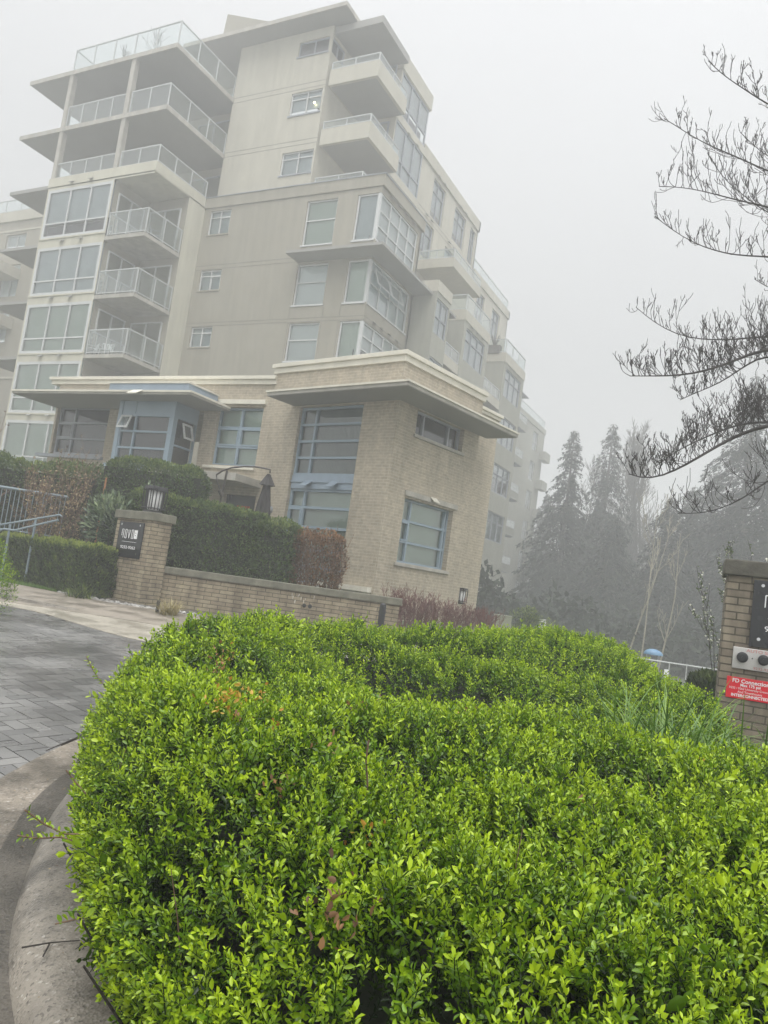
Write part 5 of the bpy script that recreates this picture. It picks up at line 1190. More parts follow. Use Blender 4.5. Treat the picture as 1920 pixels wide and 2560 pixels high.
shoot([atp(215, 1985, 2.2), atp(185, 1950, 2.2), atp(165, 1925, 2.2)], .020, M['leaf_box'], 'shoot_leaves', 5)
shoot([atp(265, 1720, 3.6), atp(235, 1680, 3.6), atp(215, 1640, 3.6)], .022, M['leaf_box'], 'shoot_leaves', 4)
shoot([atp(920, 1975, 1.75), atp(915, 1900, 1.75), atp(922, 1850, 1.75)], .018, M['leaf_box'], 'shoot_leaves', 6, t0=.3)
def leafpatch(name, c, rad, n, leaf, mat, seed, parent, t0=.5):
    g_ = np.random.default_rng(seed); P = np.array(c)+g_.normal(0, 1, (n, 3))*np.array(rad)-B0; D = unit(g_.normal(0, 1, (n, 3))+np.array([0, 0, .8])); Lg = leaf*g_.uniform(.7, 1.3, n); V, F, k = leaves(P, D, g_.normal(0, 1, (n, 3)), Lg, Lg*.5, .3, True)
    o = npmesh(name, V, F, mat, np.repeat(np.clip(g_.normal(t0, .2, n), 0, 1), k), parent); o['label'] = 'orange dead leaves'; return o
leafpatch('dead_leaves', srz(2.35, -.38, .99), (.035, .035, .03), 46, .02, M['leaf_orange'], 31, HG, .75)
leafpatch('dead_leaves', srz(3.15, -.58, .95), (.02, .02, .045), 40, .018, M['leaf_brown'], 32, HG, .8)
leafpatch('dead_leaves', srz(2.2, -.22, .97), (.015, .015, .02), 8, .018, M['leaf_orange'], 33, HG, .4)
gg = np.random.default_rng(8)
for k in range(15):
    ps, pr_ = gg.uniform(1.4, 5.2), 0; pr_ = gg.uniform(-.35, .45)*ps; Pq = np.array([[ps, pr_]]); dq = poly_d(Pq)[0]
    if dq < .12: continue
    zq = float(htop(Pq, np.array([dq]))[0]); leafpatch('dead_leaves', srz(ps, pr_, zq-.01), (.02, .02, .025), int(gg.integers(6, 22)), .018, M['leaf_orange'] if k % 3 == 0 else M['leaf_brown'], 50+k, HG, .6)
leafpatch('dead_leaves', atp(830, 2270, 1.42), (.035, .03, .03), 34, .019, M['leaf_brown'], 90, HG, .4)
mb = MB()
for k in range(46):
    ps = gg.uniform(1.3, 6.5); pr_ = gg.uniform(-.45, .5)*ps; Pq = np.array([[ps, pr_]]); dq = poly_d(Pq)[0]
    if dq < .05: continue
    zq = float(htop(Pq, np.array([dq]))[0]); b0 = np.array(srz(ps, pr_, zq-.10))-B0; dr_ = unit(gg.normal(0, .5, 3)+np.array([0, 0, 1])); mb.tube([tuple(b0), tuple(b0+dr_*.09), tuple(b0+dr_*.17+gg.normal(0, .012, 3))], [.0018, .0014, .0008], 3)
mb.finish('bare_twig', M['twig_brown'], HG)
# litter on the kerb
def litterpos(g_):
    k = g_.integers(40, 75); p = curb[k]; o_ = offset(curb, ins*g_.uniform(-.35, .22))[k]; return srz(*o_, .0)
g_ = np.random.default_rng(77); P = []; hh = []
for k in range(260):
    q = g_.integers(38, 78); u_ = g_.uniform(-.5, .22); o_ = offset(curb, ins*u_)[q]+g_.normal(0, .02, 2); h = .011 if u_ < -.005 else (.095 if u_ < .06 else .114); P.append(srz(*o_, h+.003))
P = np.array(P); D = unit(g_.normal(0, 1, (260, 3))*np.array([1, 1, .05])); Lg = g_.uniform(.006, .018, 260); V, F, k = leaves(P, D, np.array([0, 0, 1.])+g_.normal(0, .2, (260, 3)), Lg, Lg*.5, .2, True)
tag(npmesh('fallen_leaves', V, F, M['leaf_autumn'], np.repeat(g_.random(260), k)), 'tiny fallen leaves and seeds scattered on kerb and gutter', 'leaf litter', kind='stuff')
def twig(name, pts, rad, label):
    mb = MB()
    for p in pts: mb.tube(p, [rad, rad*.8, rad*.5][:len(p)], 5)
    return tag(mb.finish(name, M['bark'], None), label, 'twig')
twig('fallen_twig', [[srz(2.52, -.93, .118), srz(2.56, -.86, .122), srz(2.60, -.78, .12)], [srz(2.56, -.86, .12), srz(2.49, -.85, .118)]], .003, 'small forked dark twig lying on the curved kerb')
twig('fallen_twig', [[srz(4.75, -1.45, .10), srz(4.82, -1.62, .13), srz(4.72, -1.80, .03)], [srz(4.82, -1.62, .12), srz(4.9, -1.78, .02)]], .006, 'reddish forked twig poking out of the hedge over the pavers')
# ================================================================== CLIPPED HEDGES AND SHRUBS ROUND THE HOUSE
def hz(P0, e1, L1, L2, z0, z1, n, leaf, mat, name, seed, lab, cat, grp=None, **k):
    e2 = (-e1[1], e1[0]); root = hedge_solid(P0, e1, e2, L1, L2, z0, z1, n, leaf, mat, name, seed, parent_label=(lab, cat, grp), **k); return root
E1 = (.884, .468)
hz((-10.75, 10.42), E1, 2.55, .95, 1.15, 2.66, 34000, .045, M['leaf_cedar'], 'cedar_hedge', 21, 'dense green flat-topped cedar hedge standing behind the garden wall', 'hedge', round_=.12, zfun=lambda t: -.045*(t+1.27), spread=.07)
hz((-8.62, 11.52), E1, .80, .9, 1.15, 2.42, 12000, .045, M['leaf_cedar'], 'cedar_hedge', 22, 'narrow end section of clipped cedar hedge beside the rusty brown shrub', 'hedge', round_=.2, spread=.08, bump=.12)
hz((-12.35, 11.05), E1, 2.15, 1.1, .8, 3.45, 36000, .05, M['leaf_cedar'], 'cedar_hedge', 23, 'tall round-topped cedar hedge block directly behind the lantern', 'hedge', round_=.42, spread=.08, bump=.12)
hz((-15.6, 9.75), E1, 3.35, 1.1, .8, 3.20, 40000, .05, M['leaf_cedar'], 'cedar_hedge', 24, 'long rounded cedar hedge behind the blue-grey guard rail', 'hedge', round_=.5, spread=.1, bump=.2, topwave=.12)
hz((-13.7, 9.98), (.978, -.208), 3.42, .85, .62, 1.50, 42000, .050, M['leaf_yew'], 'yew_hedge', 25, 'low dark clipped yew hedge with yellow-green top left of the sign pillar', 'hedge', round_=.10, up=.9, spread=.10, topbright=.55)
hz((-.62, 9.15), (.94, .34), 1.2, .8, -.2, 1.0, 22000, .045, M['leaf_yew_dark'], 'yew_hedge', 26, 'dark upright yew hedge just left of the right-hand pillar', 'hedge', round_=.10, up=1.0, spread=.10, topbright=.4)
hz((-8.05, 11.9), E1, 1.02, .7, 1.12, 2.32, 9000, .042, M['leaf_brown'], 'browned_shrub', 27, 'rusty brown clipped shrub at the right end of the cedar hedges', 'shrub', round_=.16, spread=.22, bump=.12, core=False, up=.8)
mb = MB(); g_ = np.random.default_rng(4)
for k in range(34):
    a, b = g_.uniform(.05, .95), g_.uniform(.1, .6); p = (-8.05+E1[0]*a*1.02-E1[1]*b, 11.9+E1[1]*a*1.02+E1[0]*b, 1.1)
    grow(mb, p, (g_.normal(0, .2), g_.normal(0, .2), 1), 1.0, .009, 1, g_, .15, .3, 4, 4, 3, .5, .4, .004)
o = mb.finish('shrub_branches', M['twig_brown'], None); sh = [q for q in bpy.data.objects if q.name.startswith('browned_shrub')][0]; o.parent = sh; o.location = -Vector(sh.location); o.name = 'branches'
blob_plant('small_bush', (-8.95, 6.30, .40), (.50, .55, .85), 9000, .028, M['leaf_box'], 41, 'small bright green bush at the left edge beyond the paved drive', 'bush', up=.7)
blob_plant('broadleaf_shrub', (-11.2, 10.6, .8), (1.05, .60, 1.28), 3600, .14, M['leaf_rhodo'], 42, 'glossy broad-leaved shrub between guard rail and sign pillar', 'shrub', ratio=.30, up=.2, shell=.45)
blob_plant('broadleaf_shrub', (-10.75, 10.75, .9), (.62, .40, 1.45), 1300, .13, M['leaf_rhodo'], 43, 'upper glossy shrub leaning against the lantern', 'shrub', ratio=.30, up=.2, shell=.45)
def twiggy(name, loc, n, h, rad, mat, leafmat, seed, label, nleaf, leaf, w=.5):
    g_ = np.random.default_rng(seed); root = empty(name, loc, label, 'shrub'); mb = MB()
    for k in range(n):
        a = g_.uniform(0, 6.28); r_ = g_.uniform(0, w); grow(mb, (r_*math.cos(a)*.4, r_*math.sin(a)*.3, -.1), (math.cos(a)*.35, math.sin(a)*.25, 1), h*g_.uniform(.7, 1.05), rad, 2, g_, .16, .2, 4, 4, 3, .55, .42, .0035)
    mb.finish('branches', mat, root)
    V = np.array(mb.v); P = V[g_.integers(0, len(V), nleaf)]+g_.normal(0, .01, (nleaf, 3)); P = P[P[:, 2] > h*.3]; D = unit(g_.normal(0, 1, P.shape)+[0, 0, .6]); Lg = leaf*g_.uniform(.6, 1.3, len(P))
    Vv, F, k = leaves(P, D, g_.normal(0, 1, P.shape), Lg, Lg*.5, .2, None); npmesh('foliage', Vv, F, leafmat, np.repeat(g_.random(len(P)), k), root); return root
twiggy('twiggy_shrub', (-12.55, 10.35, .85), 22, 2.05, .007, M['twig_brown'], M['leaf_autumn'], 51, 'sparse brownish shrub with russet buds rising behind the guard rail', 3000, .050, .9)
twiggy('twiggy_shrub', (-14.4, 9.55, .85), 22, 2.2, .010, M['twig_brown'], M['leaf_autumn'], 52, 'yellowing twiggy shrub at the left edge in front of the long hedge', 2600, .05, .7)
# bare clipped reddish hedge under the lantern
g_ = np.random.default_rng(5); mb = MB(); A_b, B_b = np.array([-6.55, 13.25]), np.array([-5.15, 15.35]); hdv = B_b-A_b; hn = np.array([-hdv[1], hdv[0]])/np.linalg.norm(hdv)
for k in range(210):
    t = g_.random(); p = A_b+hdv*t+hn*g_.uniform(-.38, .25); z = float(gz(*p)); top = 1.42-.14*t
    grow(mb, (p[0], p[1], z-.02), (g_.normal(0, .28), g_.normal(0, .28), 1), (top-z)*g_.uniform(.8, 1.02), .008, 2, g_, .2, .25, 4, 4, 3, .6, .38, .0035)
v_ = np.array(mb.v)
bh = mb.finish('bare_hedge', M['twig_red'], None); tag(bh, 'leafless reddish twig hedge below the brick corner house', 'hedge')
# stake
mb = MB(); a, b = atp(266, 1194, 14.9), atp(263, 1245, 14.9); mb.tube([(a[0], a[1], .8), tuple(a)], .018, 6); tag(mb.finish('wooden_stake', mat_noise('pale_stake_wood', (.35, .16, .07), .8, .2, 9, 0), None), 'thin orange-brown stake rising from the glossy shrub', 'stake')
# guard rail and handrails
def gr_line(p, q): return [tuple(p), tuple(q)]
gp0, gp1 = np.array([-15.2, 9.52, 0]), np.array([-12.75, 10.80, 0])
root = empty('guard_rail', (float(gp0[0]), float(gp0[1]), .8), 'blue-grey metal guard rail with thin vertical bars at the left edge', 'railing')
def gpt(t, z): p = gp0+(gp1-gp0)*t; return (p[0]-gp0[0], p[1]-gp0[1], z-.8)
mb = MB(); mb.tube([gpt(0, 2.47), gpt(1, 2.42)], .028, 8); mb.finish('top_rail', M['slate_rail'], root)
mb = MB(); mb.tube([gpt(0, 1.62), gpt(1, 1.60)], .018, 6); mb.finish('bottom_rail', M['slate_rail'], root)
for k in range(30):
    mb = MB(); mb.tube([gpt((k+.5)/30, 1.6), gpt((k+.5)/30, 2.44)], .010, 5); mb.finish('bar', M['slate_rail'], root)
for t in (.05, .82):
    mb = MB(); mb.tube([gpt(t, .7), gpt(t, 2.45)], .032, 8); mb.finish('post', M['slate_rail'], root)
mb = MB(); a, b = gpt(0, 0), gpt(1.0, 0); mb.hexa([(a[0], a[1]+.05, -.1), (b[0], b[1]+.05, -.1), (b[0], b[1]+.3, -.1), (a[0], a[1]+.3, -.1), (a[0], a[1]+.05, .68), (b[0], b[1]+.05, .68), (b[0], b[1]+.3, .68), (a[0], a[1]+.3, .68)])
tag(mb.finish('stair_wall', M['concrete'], None, loc=(float(gp0[0]), float(gp0[1]), .8)), 'low concrete stair wall under the guard rail', 'low wall')
hr = empty('stair_handrail', (-11.9, 9.15, .7), 'pair of sloping blue-grey stair handrails in front of the guard rail', 'handrail')
def hp(px, py, D): return tuple(atp(px, py, D)-np.array([-11.9, 9.15, .7]))
mb = MB(); mb.tube([hp(-60, 1330, 14.2), hp(0, 1312, 14.2), hp(120, 1292, 14.2), hp(150, 1287, 14.2), hp(154, 1292, 14.2)], .018, 8); mb.finish('upper_rail', M['slate_rail'], hr)
mb = MB(); mb.tube([hp(-40, 1352, 13.9), hp(2, 1325, 13.9), hp(10, 1322, 13.9), hp(36, 1326, 13.9), hp(110, 1308, 13.9), hp(146, 1300, 13.9)], .018, 8); mb.finish('lower_rail', M['slate_rail'], hr)
for px, py in ((26, 1310), (90, 1298)):
    mb = MB(); a = atp(px, py, 14.1)-np.array([-11.9, 9.15, .7]); mb.tube([tuple(a), (a[0], a[1], -.1)], .022, 6); mb.finish('post', M['slate_rail'], hr)
# umbrella
um = empty('cantilever_umbrella', tuple(atp(560, 1420, 16)*np.array([1, 1, 0])+np.array([0, 0, .9])), 'folded charcoal cantilever parasol hanging from a curved arm above the cedar hedge', 'umbrella')
ul = np.array(um.location)
def up_(px, py, D=16.): return tuple(atp(px, py, D)-ul)
mb = MB(); mb.tube([(0, 0, 0), up_(551, 1255), up_(568, 1176)], .024, 8); mb.finish('mast', M['umbframe'], um)
mb = MB(); mb.tube([up_(541, 1187), up_(556, 1177), up_(580, 1169), up_(610, 1166), up_(640, 1167), up_(662, 1171), up_(675, 1174), up_(675, 1183)], .019, 8); mb.tube([up_(541, 1187), up_(543, 1205), up_(553, 1232)], .012, 6); mb.finish('arm', M['umbframe'], um)
mb = MB(); mb.tube([up_(549, 1226), up_(556, 1240)], .045, 10); mb.finish('crank', M['umbframe'], um)
ax = atp(672, 1186, 16.)-ul; mb = MB(); nz, nf = 12, 32
for k in range(nz+1):
    t = k/nz; z = ax[2]-t*2.0; r_ = (.03+.19*t**.75) if k < nz else .2
    for j in range(nf):
        a = 2*math.pi*j/nf; fl = 1+.34*math.cos(8*a+.6*math.sin(3*t))*min(1, t*3); mb.v.append((ax[0]-.03*t+r_*fl*math.cos(a), ax[1]+r_*fl*math.sin(a), z))
for k in range(nz):
    for j in range(nf):
        a0, a1 = k*nf+j, k*nf+(j+1) % nf; mb.f.append((a0, a0+nf, a1+nf, a1)); mb.m.append(0)
mb.f.append(tuple(nz*nf+j for j in range(nf))); mb.m.append(0)
mb.finish('folded_canopy', M['umbrella'], um, smooth=True)
mb = MB()
for k in range(3):
    z = ax[2]+.005-k*.12
    for j in range(24):
        a = 2*math.pi*j/24; r_ = [.03, .09, .145][k]*(1+.18*math.cos(8*a)); mb.v.append((ax[0]+r_*math.cos(a), ax[1]+r_*math.sin(a), z))
for k in range(2):
    for j in range(24): mb.f.append((k*24+j, (k+1)*24+j, (k+1)*24+(j+1) % 24, k*24+(j+1) % 24)); mb.m.append(0)
mb.f.append(tuple(range(24))[::-1]); mb.m.append(0); mb.finish('vent_flap', M['umbrella'], um, smooth=True)
# bollards and small things
def bollard(name, loc, h, r, lab, dome=True):
    t = empty(name, loc, lab, 'bollard'); mb = MB(); mb.tube([(0, 0, -.1), (0, 0, h*.9), (0, 0, h*.97), (0, 0, h)], [r, r, r*.85, r*.4], 14); mb.finish('post', M['black'], t, smooth=False)
    mb = MB(); mb.tube([(0, 0, h*.72), (0, 0, h*.80)], r*1.12, 14); mb.finish('collar', M['black'], t); return t
p = atp(393, 1525, 12.1); bollard('path_light', (p[0], p[1], float(gz(p[0], p[1]))), .20, .028, 'short black path light at the foot of the sign pillar')
p = atp(953, 1550, 12.6); bollard('path_light', (p[0], p[1], float(gz(p[0], p[1]))), .60, .055, 'round-topped black bollard in front of the garden wall end')
p = atp(1803, 1900, 3.45); bollard('path_light', (p[0], p[1], .55), float(atp(1805, 1878, 3.45)[2])-.55, .014, 'slim black stake light in the hedge near the right edge')
mb = MB(); p = atp(1255, 1562, 20); mb.box(-.22, .22, -.2, .2, -.5, .0); mb.box(-.235, .235, -.215, .215, 0, .03)
tag(mb.finish('utility_box', mat_noise('olive_cabinet_paint', (.30, .31, .23), .5, .06, 3, 0), None, bevel=.01, loc=(p[0], p[1], 1.17), rotz=R(20)), 'olive beige utility cabinet just beyond the hedge by the bare twig hedge', 'cabinet')
t = empty('post_sign', tuple(atp(1352, 1600, 24)*np.array([1, 1, 0])+np.array([0, 0, .06])), 'small white sign on a short post in front of the far trees', 'sign')
mb = MB(); mb.tube([(0, 0, -.4), (0, 0, .95)], .025, 6); mb.finish('post', M['white_metal'], t)
mb = MB(); mb.box(-.11, .11, -.045, -.03, .72, 1.12); mb.finish('sign_board', M['white'], t)
mb = MB(); mb.tube([(0, -.046, .98), (0, -.05, .98)], .05, 12); mb.box(-.05, .05, -.05, -.046, .80, .84); mb.finish('sign_symbol', M['black'], t)
for lab, (px, py, D), (sx, sy, sz), n, sd in (('foggy round bush beside the olive cabinet', (1300, 1600, 23), (.9, .9, .5), 3500, 61), ('pale clipped bush behind the white post sign', (1405, 1590, 27), (1.3, 1.1, .62), 4000, 62), ('dark leafy bush against the far wing wall', (1290, 1580, 32), (1.4, 1, .55), 3000, 63)):
    p = atp(px, py, D); blob_plant('garden_bush', (p[0], p[1], float(gz(p[0], p[1]))), (sx, sy, sz*1.6), n, .07, M['leaf_yew'], sd, lab, 'bush')
# far white railing
p0, p1 = atp(1540, 1637, 21.5), atp(1960, 1699, 23.5); dv = p1-p0; Lr = float(np.hypot(dv[0], dv[1])); root = empty('walkway_railing', (p0[0], p0[1], p0[2]-1.1), 'thin white metal railing along a walkway beyond the hedge', 'railing', rotz=math.atan2(dv[1], dv[0]))
rise = float(dv[2]); mb = MB(); mb.tube([(0, 0, 1.1), (Lr, 0, 1.1+rise)], .022, 6); mb.tube([(0, 0, .15), (Lr, 0, .15+rise)], .016, 6); mb.finish('rail', M['white_metal'], root)
for k in range(11):
    x = Lr*k/10; mb = MB(); mb.tube([(x, 0, -.2), (x, 0, 1.08+rise*k/10)], .014, 5); mb.finish('post', M['white_metal'], root)
mb = MB(); mb.box(Lr*.27, Lr*.27+.14, -.04, -.03, .62+rise*.27, .90+rise*.27)
nb = mb.finish('paper_notice', M['white'], None, loc=tuple(root.location), rotz=root.rotation_euler[2]); tag(nb, 'small white notice hung on the far railing', 'notice')
mb = MB(); x0_ = -.5; mb.box(0, Lr+3, -.1, 1.6, -.25, .0); o = mb.finish('walkway', M['concrete'], None, loc=(p0[0], p0[1], p0[2]-1.05+rise*.5), rotz=root.rotation_euler[2]); o['kind'] = 'structure'
# blue curved canopy
bc = atp(1632, 1645, 27); t = empty('playground_canopy', (bc[0], bc[1], float(gz(bc[0], bc[1]))), 'small curved blue canopy showing above the white railing', 'canopy'); hh_ = float(atp(1625, 1622, 27)[2])-float(t.location[2])
mb = MB(); nn = 14
for k in range(7):
    ph = math.pi/2*k/6.5
    for j in range(nn): a_ = 2*math.pi*j/nn; mb.v.append((.33*math.cos(ph)*math.cos(a_), .28*math.cos(ph)*math.sin(a_), hh_-.19+.20*math.sin(ph)))
for k in range(6):
    for j in range(nn): mb.f.append((k*nn+j, k*nn+(j+1) % nn, (k+1)*nn+(j+1) % nn, (k+1)*nn+j)); mb.m.append(0)
mb.f.append(tuple(6*nn+j for j in range(nn))); mb.m.append(0)
o = mb.finish('canopy_sheet', M['blue_cover'], t, smooth=True)
for sx in (-.28, .28):
    for y in (-.25, .25): mb = MB(); mb.tube([(sx*.7, y*.7, -.1), (sx*.7, y*.7, hh_-.12)], .014, 6); mb.finish('post', M['grey_metal'], t)
# white blossom shrubs behind the right pillar
for lab, (px, py, D), sz, n, sd in (('white blossoming shrub showing left of the right-hand pillar', (1822, 1560, 9.6), (.40, .35, 1.9), 430, 71), ('white blossom spray above the right-hand pillar cap', (1915, 1395, 10.2), (.45, .4, .5), 60, 72)):
    p = atp(px, py, D); z_ = float(gz(p[0], p[1])) if sd == 71 else float(gz(p[0], p[1])); g_ = np.random.default_rng(sd)
    root = empty('blossom_shrub', (p[0], p[1], z_), lab, 'shrub'); mb = MB(); hgt = 2.0 if sd == 71 else 2.55
    for k in range(9): grow(mb, (0, 0, -.1), (g_.normal(0, .13), g_.normal(0, .13), 1), hgt*g_.uniform(.6, 1), .009, 2, g_, .15, .2, 5, 4, 3, .5, .3, .003)
    mb.finish('branches', M['bark'], root); V = np.array(mb.v); V = V[(V[:, 2] > (.5 if sd == 71 else 1.9))]; P = V[g_.integers(0, len(V), n)]; D = unit(g_.normal(0, 1, P.shape)); Lg = .034*g_.uniform(.6, 1.2, n)
    Vv, F, k = leaves(P, D, g_.normal(0, 1, P.shape), Lg, Lg*.8, .2, None); npmesh('flower', Vv, F, M['blossom'], None, root)['kind'] = 'stuff'
    P = V[g_.integers(0, len(V), n*3)]; D = unit(g_.normal(0, 1, P.shape)); Lg = .04*g_.uniform(.6, 1.2, n*3); Vv, F, k = leaves(P, D, g_.normal(0, 1, P.shape), Lg, Lg*.4, .2, None); npmesh('foliage', Vv, F, M['leaf_yew'], np.full(len(Vv), .5), root)

# ================================================================== FAR TREES
def conifer(px, D, ztop, rad, seed, lab, base=None, droop=.45, dens=1.0, start=.06, lean=0):
    g_ = np.random.default_rng(seed); p = atp(px, 1450, D); zb = float(gz(p[0], p[1])) if base is None else base; H = ztop-zb
    rad = rad*1.28; root = empty('conifer', (p[0], p[1], zb), lab, 'conifer', 'conifers fading into the fog')
    mb = MB(); mb.tube([(0, 0, -.5), (lean*.3, 0, H*.5), (lean, 0, H*.99)], [.018*H, .011*H, .01], 7); mb.finish('trunk', M['bark_grey'], root)
    P, Dd, Lg = [], [], []; mb = MB(); z = H*start
    while z < H*.985:
        f = 1-(z/H-start)/(1-start); R_ = rad*(f**.85)*g_.uniform(.7, 1.15)+.12; nb = int(g_.integers(3, 6)); a0 = g_.uniform(0, 6.28)
        for k in range(nb):
            a = a0+k*6.283/nb+g_.uniform(-.3, .3); rr_ = R_*g_.uniform(.55, 1.12); up = .15 if f > .2 else .5
            e = np.array([math.cos(a), math.sin(a), 0]); lx = lean*(z/H)
            def bp_(t): return np.array([lx, 0, z])+e*rr_*t+np.array([0, 0, rr_*(up*t-droop*t*t*1.4)])
            mb.tube([tuple(bp_(t)) for t in (0, .5, 1)], [.012*H*.25*f+.012, .015, .006], 3, cap=False)
            m_ = max(5, int(rr_*52*dens)); t = g_.uniform(.12, 1.02, m_)
            for tt in t:
                q = bp_(tt)+np.array([-e[1], e[0], 0])*g_.normal(0, .12*rr_*(1.15-tt))+np.array([0, 0, -abs(g_.normal(0, .16))]); P.append(q); Dd.append(e*g_.uniform(.1, .8)+np.array([-e[1], e[0], 0])*g_.normal(0, .7)+np.array([0, 0, -g_.uniform(.1, .9)])); Lg.append(g_.uniform(.12, .42)*(0.7+.6*f))
        z += H*.0135*g_.uniform(.6, 2.0)*(1.15-.35*(1-f))
    mb.finish('branches', M['bark_grey'], root)
    P, Dd, Lg = np.array(P), np.array(Dd), np.array(Lg); V, F, k = leaves(P, Dd, g_.normal(0, .5, P.shape)+[0, 0, 1], Lg, Lg*.34, .2, None)
    npmesh('crown', V, F, M['needle'], np.repeat(np.clip(g_.normal(.4, .2, len(P)), 0, 1), k), root); return root
cons = [(1395, 54, 14.6, 3.7, 81, 'pointed drooping conifer nearest the far wing'), (1492, 57, 16.2, 3.8, 82, 'tall drooping conifer with bare lower trunk in the middle of the far trees'), (1845, 47, 18.2, 5.2, 83, 'broad tall conifer rising behind the right-hand pillar'),
        (1715, 52, 11.4, 4.4, 84, 'lower dense conifer in front of the bare poplar'), (1940, 43, 14.5, 4.2, 85, 'dark conifer cut by the right edge of the photo'), (1770, 56, 13.5, 4.6, 86, 'conifer between the poplar and the broad tall one'),
        (1345, 72, 12.5, 3.0, 87, 'faint conifer close to the end of the far wing'), (1560, 62, 9.5, 3.9, 88, 'short foggy conifer behind the tall drooping one'), (1245, 92, 26.0, 3.5, 89, 'very faint conifer tips above the far wing roof'), (1440, 62, 9.2, 3.8, 90, 'short faint conifer between the two pointed ones'),
        (1630, 60, 8.0, 3.0, 91, 'short conifer at the foot of the poplar'), (1660, 47, 9.5, 3.6, 97, 'dense dark conifer left of the broad tall one'), (1520, 49, 8.0, 3.4, 98, 'low spreading conifer below the tall drooping one'), (1850, 42, 7.5, 3.2, 99, 'dark spreading conifer directly above the right pillar')]
for px, D, zt_, rd, sd, lab in cons: conifer(px, D, zt_, rd, sd, lab, dens=1.15 if sd in (83, 85, 84, 86) else 1.0)
def bare_tree(name, px, D, ztop, seed, lab, nst=3, spread=.25, mat='bark_grey', r0=.14, minr=.016, depth=3, nsub=6):
    g_ = np.random.default_rng(seed); p = atp(px, 1450, D); zb = float(gz(p[0], p[1])); H = ztop-zb; root = empty(name, (p[0], p[1], zb), lab, 'tree', 'bare trees in the fog')
    mb = MB(); mc = MB()
    for s_ in range(nst):
        a = g_.uniform(0, 6.28); tip = np.array([math.cos(a)*spread*H*.2, math.sin(a)*spread*H*.2, H*g_.uniform(.85, 1)]); mid = tip*.5+g_.normal(0, .15, 3); q0 = np.array([math.cos(a)*.15, math.sin(a)*.15, -.4]); mb.tube([tuple(q0), tuple(mid), tuple(tip)], [r0, r0*.55, .02], 6)
        for k in range(34):
            t = g_.uniform(.22, .97); q = q0*(1-t)+tip*t if t > .5 else q0*(1-2*t)+mid*2*t
            if t > .5: q = mid*(2-2*t)+tip*(2*t-1)
            b = g_.uniform(0, 6.28); grow(mc, tuple(q), (math.cos(b)*.6, math.sin(b)*.6, 1.0), H*.17*(1.25-t)+.5, .03, 2, g_, .12, .22, 4, 4, 3, .5, .5, minr)
    mb.finish('trunk', M[mat], root); mc.finish('branches', M[mat], root); return root
bare_tree('poplar', 1610, 61, 18.4, 92, 'tall leafless poplar with upswept branches among the conifers', 4, .5)
bare_tree('bare_tree', 1455, 62, 14.5, 93, 'thin leafless tree between the two pointed conifers', 2, .4, r0=.09)
bare_tree('bare_tree', 1540, 66, 16.5, 94, 'faint leafless tree just right of the tall drooping conifer', 2, .4, r0=.09)
for k, (px, D, zt_) in enumerate(((1606, 34, 7.0), (1648, 35, 6.0), (1560, 36, 6.0))):
    g_ = np.random.default_rng(300+k); p = atp(px, 1600, D); zb = float(gz(p[0], p[1])); root = empty('sapling', (p[0], p[1], zb), ['pale slender sapling trunk behind the blue canopy', 'pale leaning sapling right of the blue canopy', 'thin sapling left of the blue canopy'][k], 'tree'); mb = MB()
    grow(mb, (0, 0, -.2), (.05+.12*k, 0, 1), zt_-zb, .05, 2, g_, .06, .12, 7, 6, 4, .5, .25, .012); mb.finish('trunk', mat_noise('pale_sapling_bark', (.30, .27, .2), .8, .2, 8, 0), root)
# undergrowth as one mass
g_ = np.random.default_rng(95); n = 52000; s_ = g_.uniform(36, 66, n); r_ = s_*g_.uniform(.10, .62, n); x, y = s_*HX+r_*HY, s_*HY-r_*HX; hmax = 2.0+1.6*vnoise(x*.35, y*.35, 8); z = gz(x, y)+np.maximum(g_.random(n)**.8*hmax, .02)
P = np.stack([x, y, z], 1); V, F, k = leaves(P, g_.normal(0, 1, (n, 3)), g_.normal(0, 1, (n, 3)), g_.uniform(.25, .6, n), g_.uniform(.15, .3, n), .2, None)
tag(npmesh('undergrowth', V, F, M['needle'], np.repeat(g_.random(n), k)), 'dark foggy undergrowth at the foot of the far trees', 'undergrowth', kind='stuff')

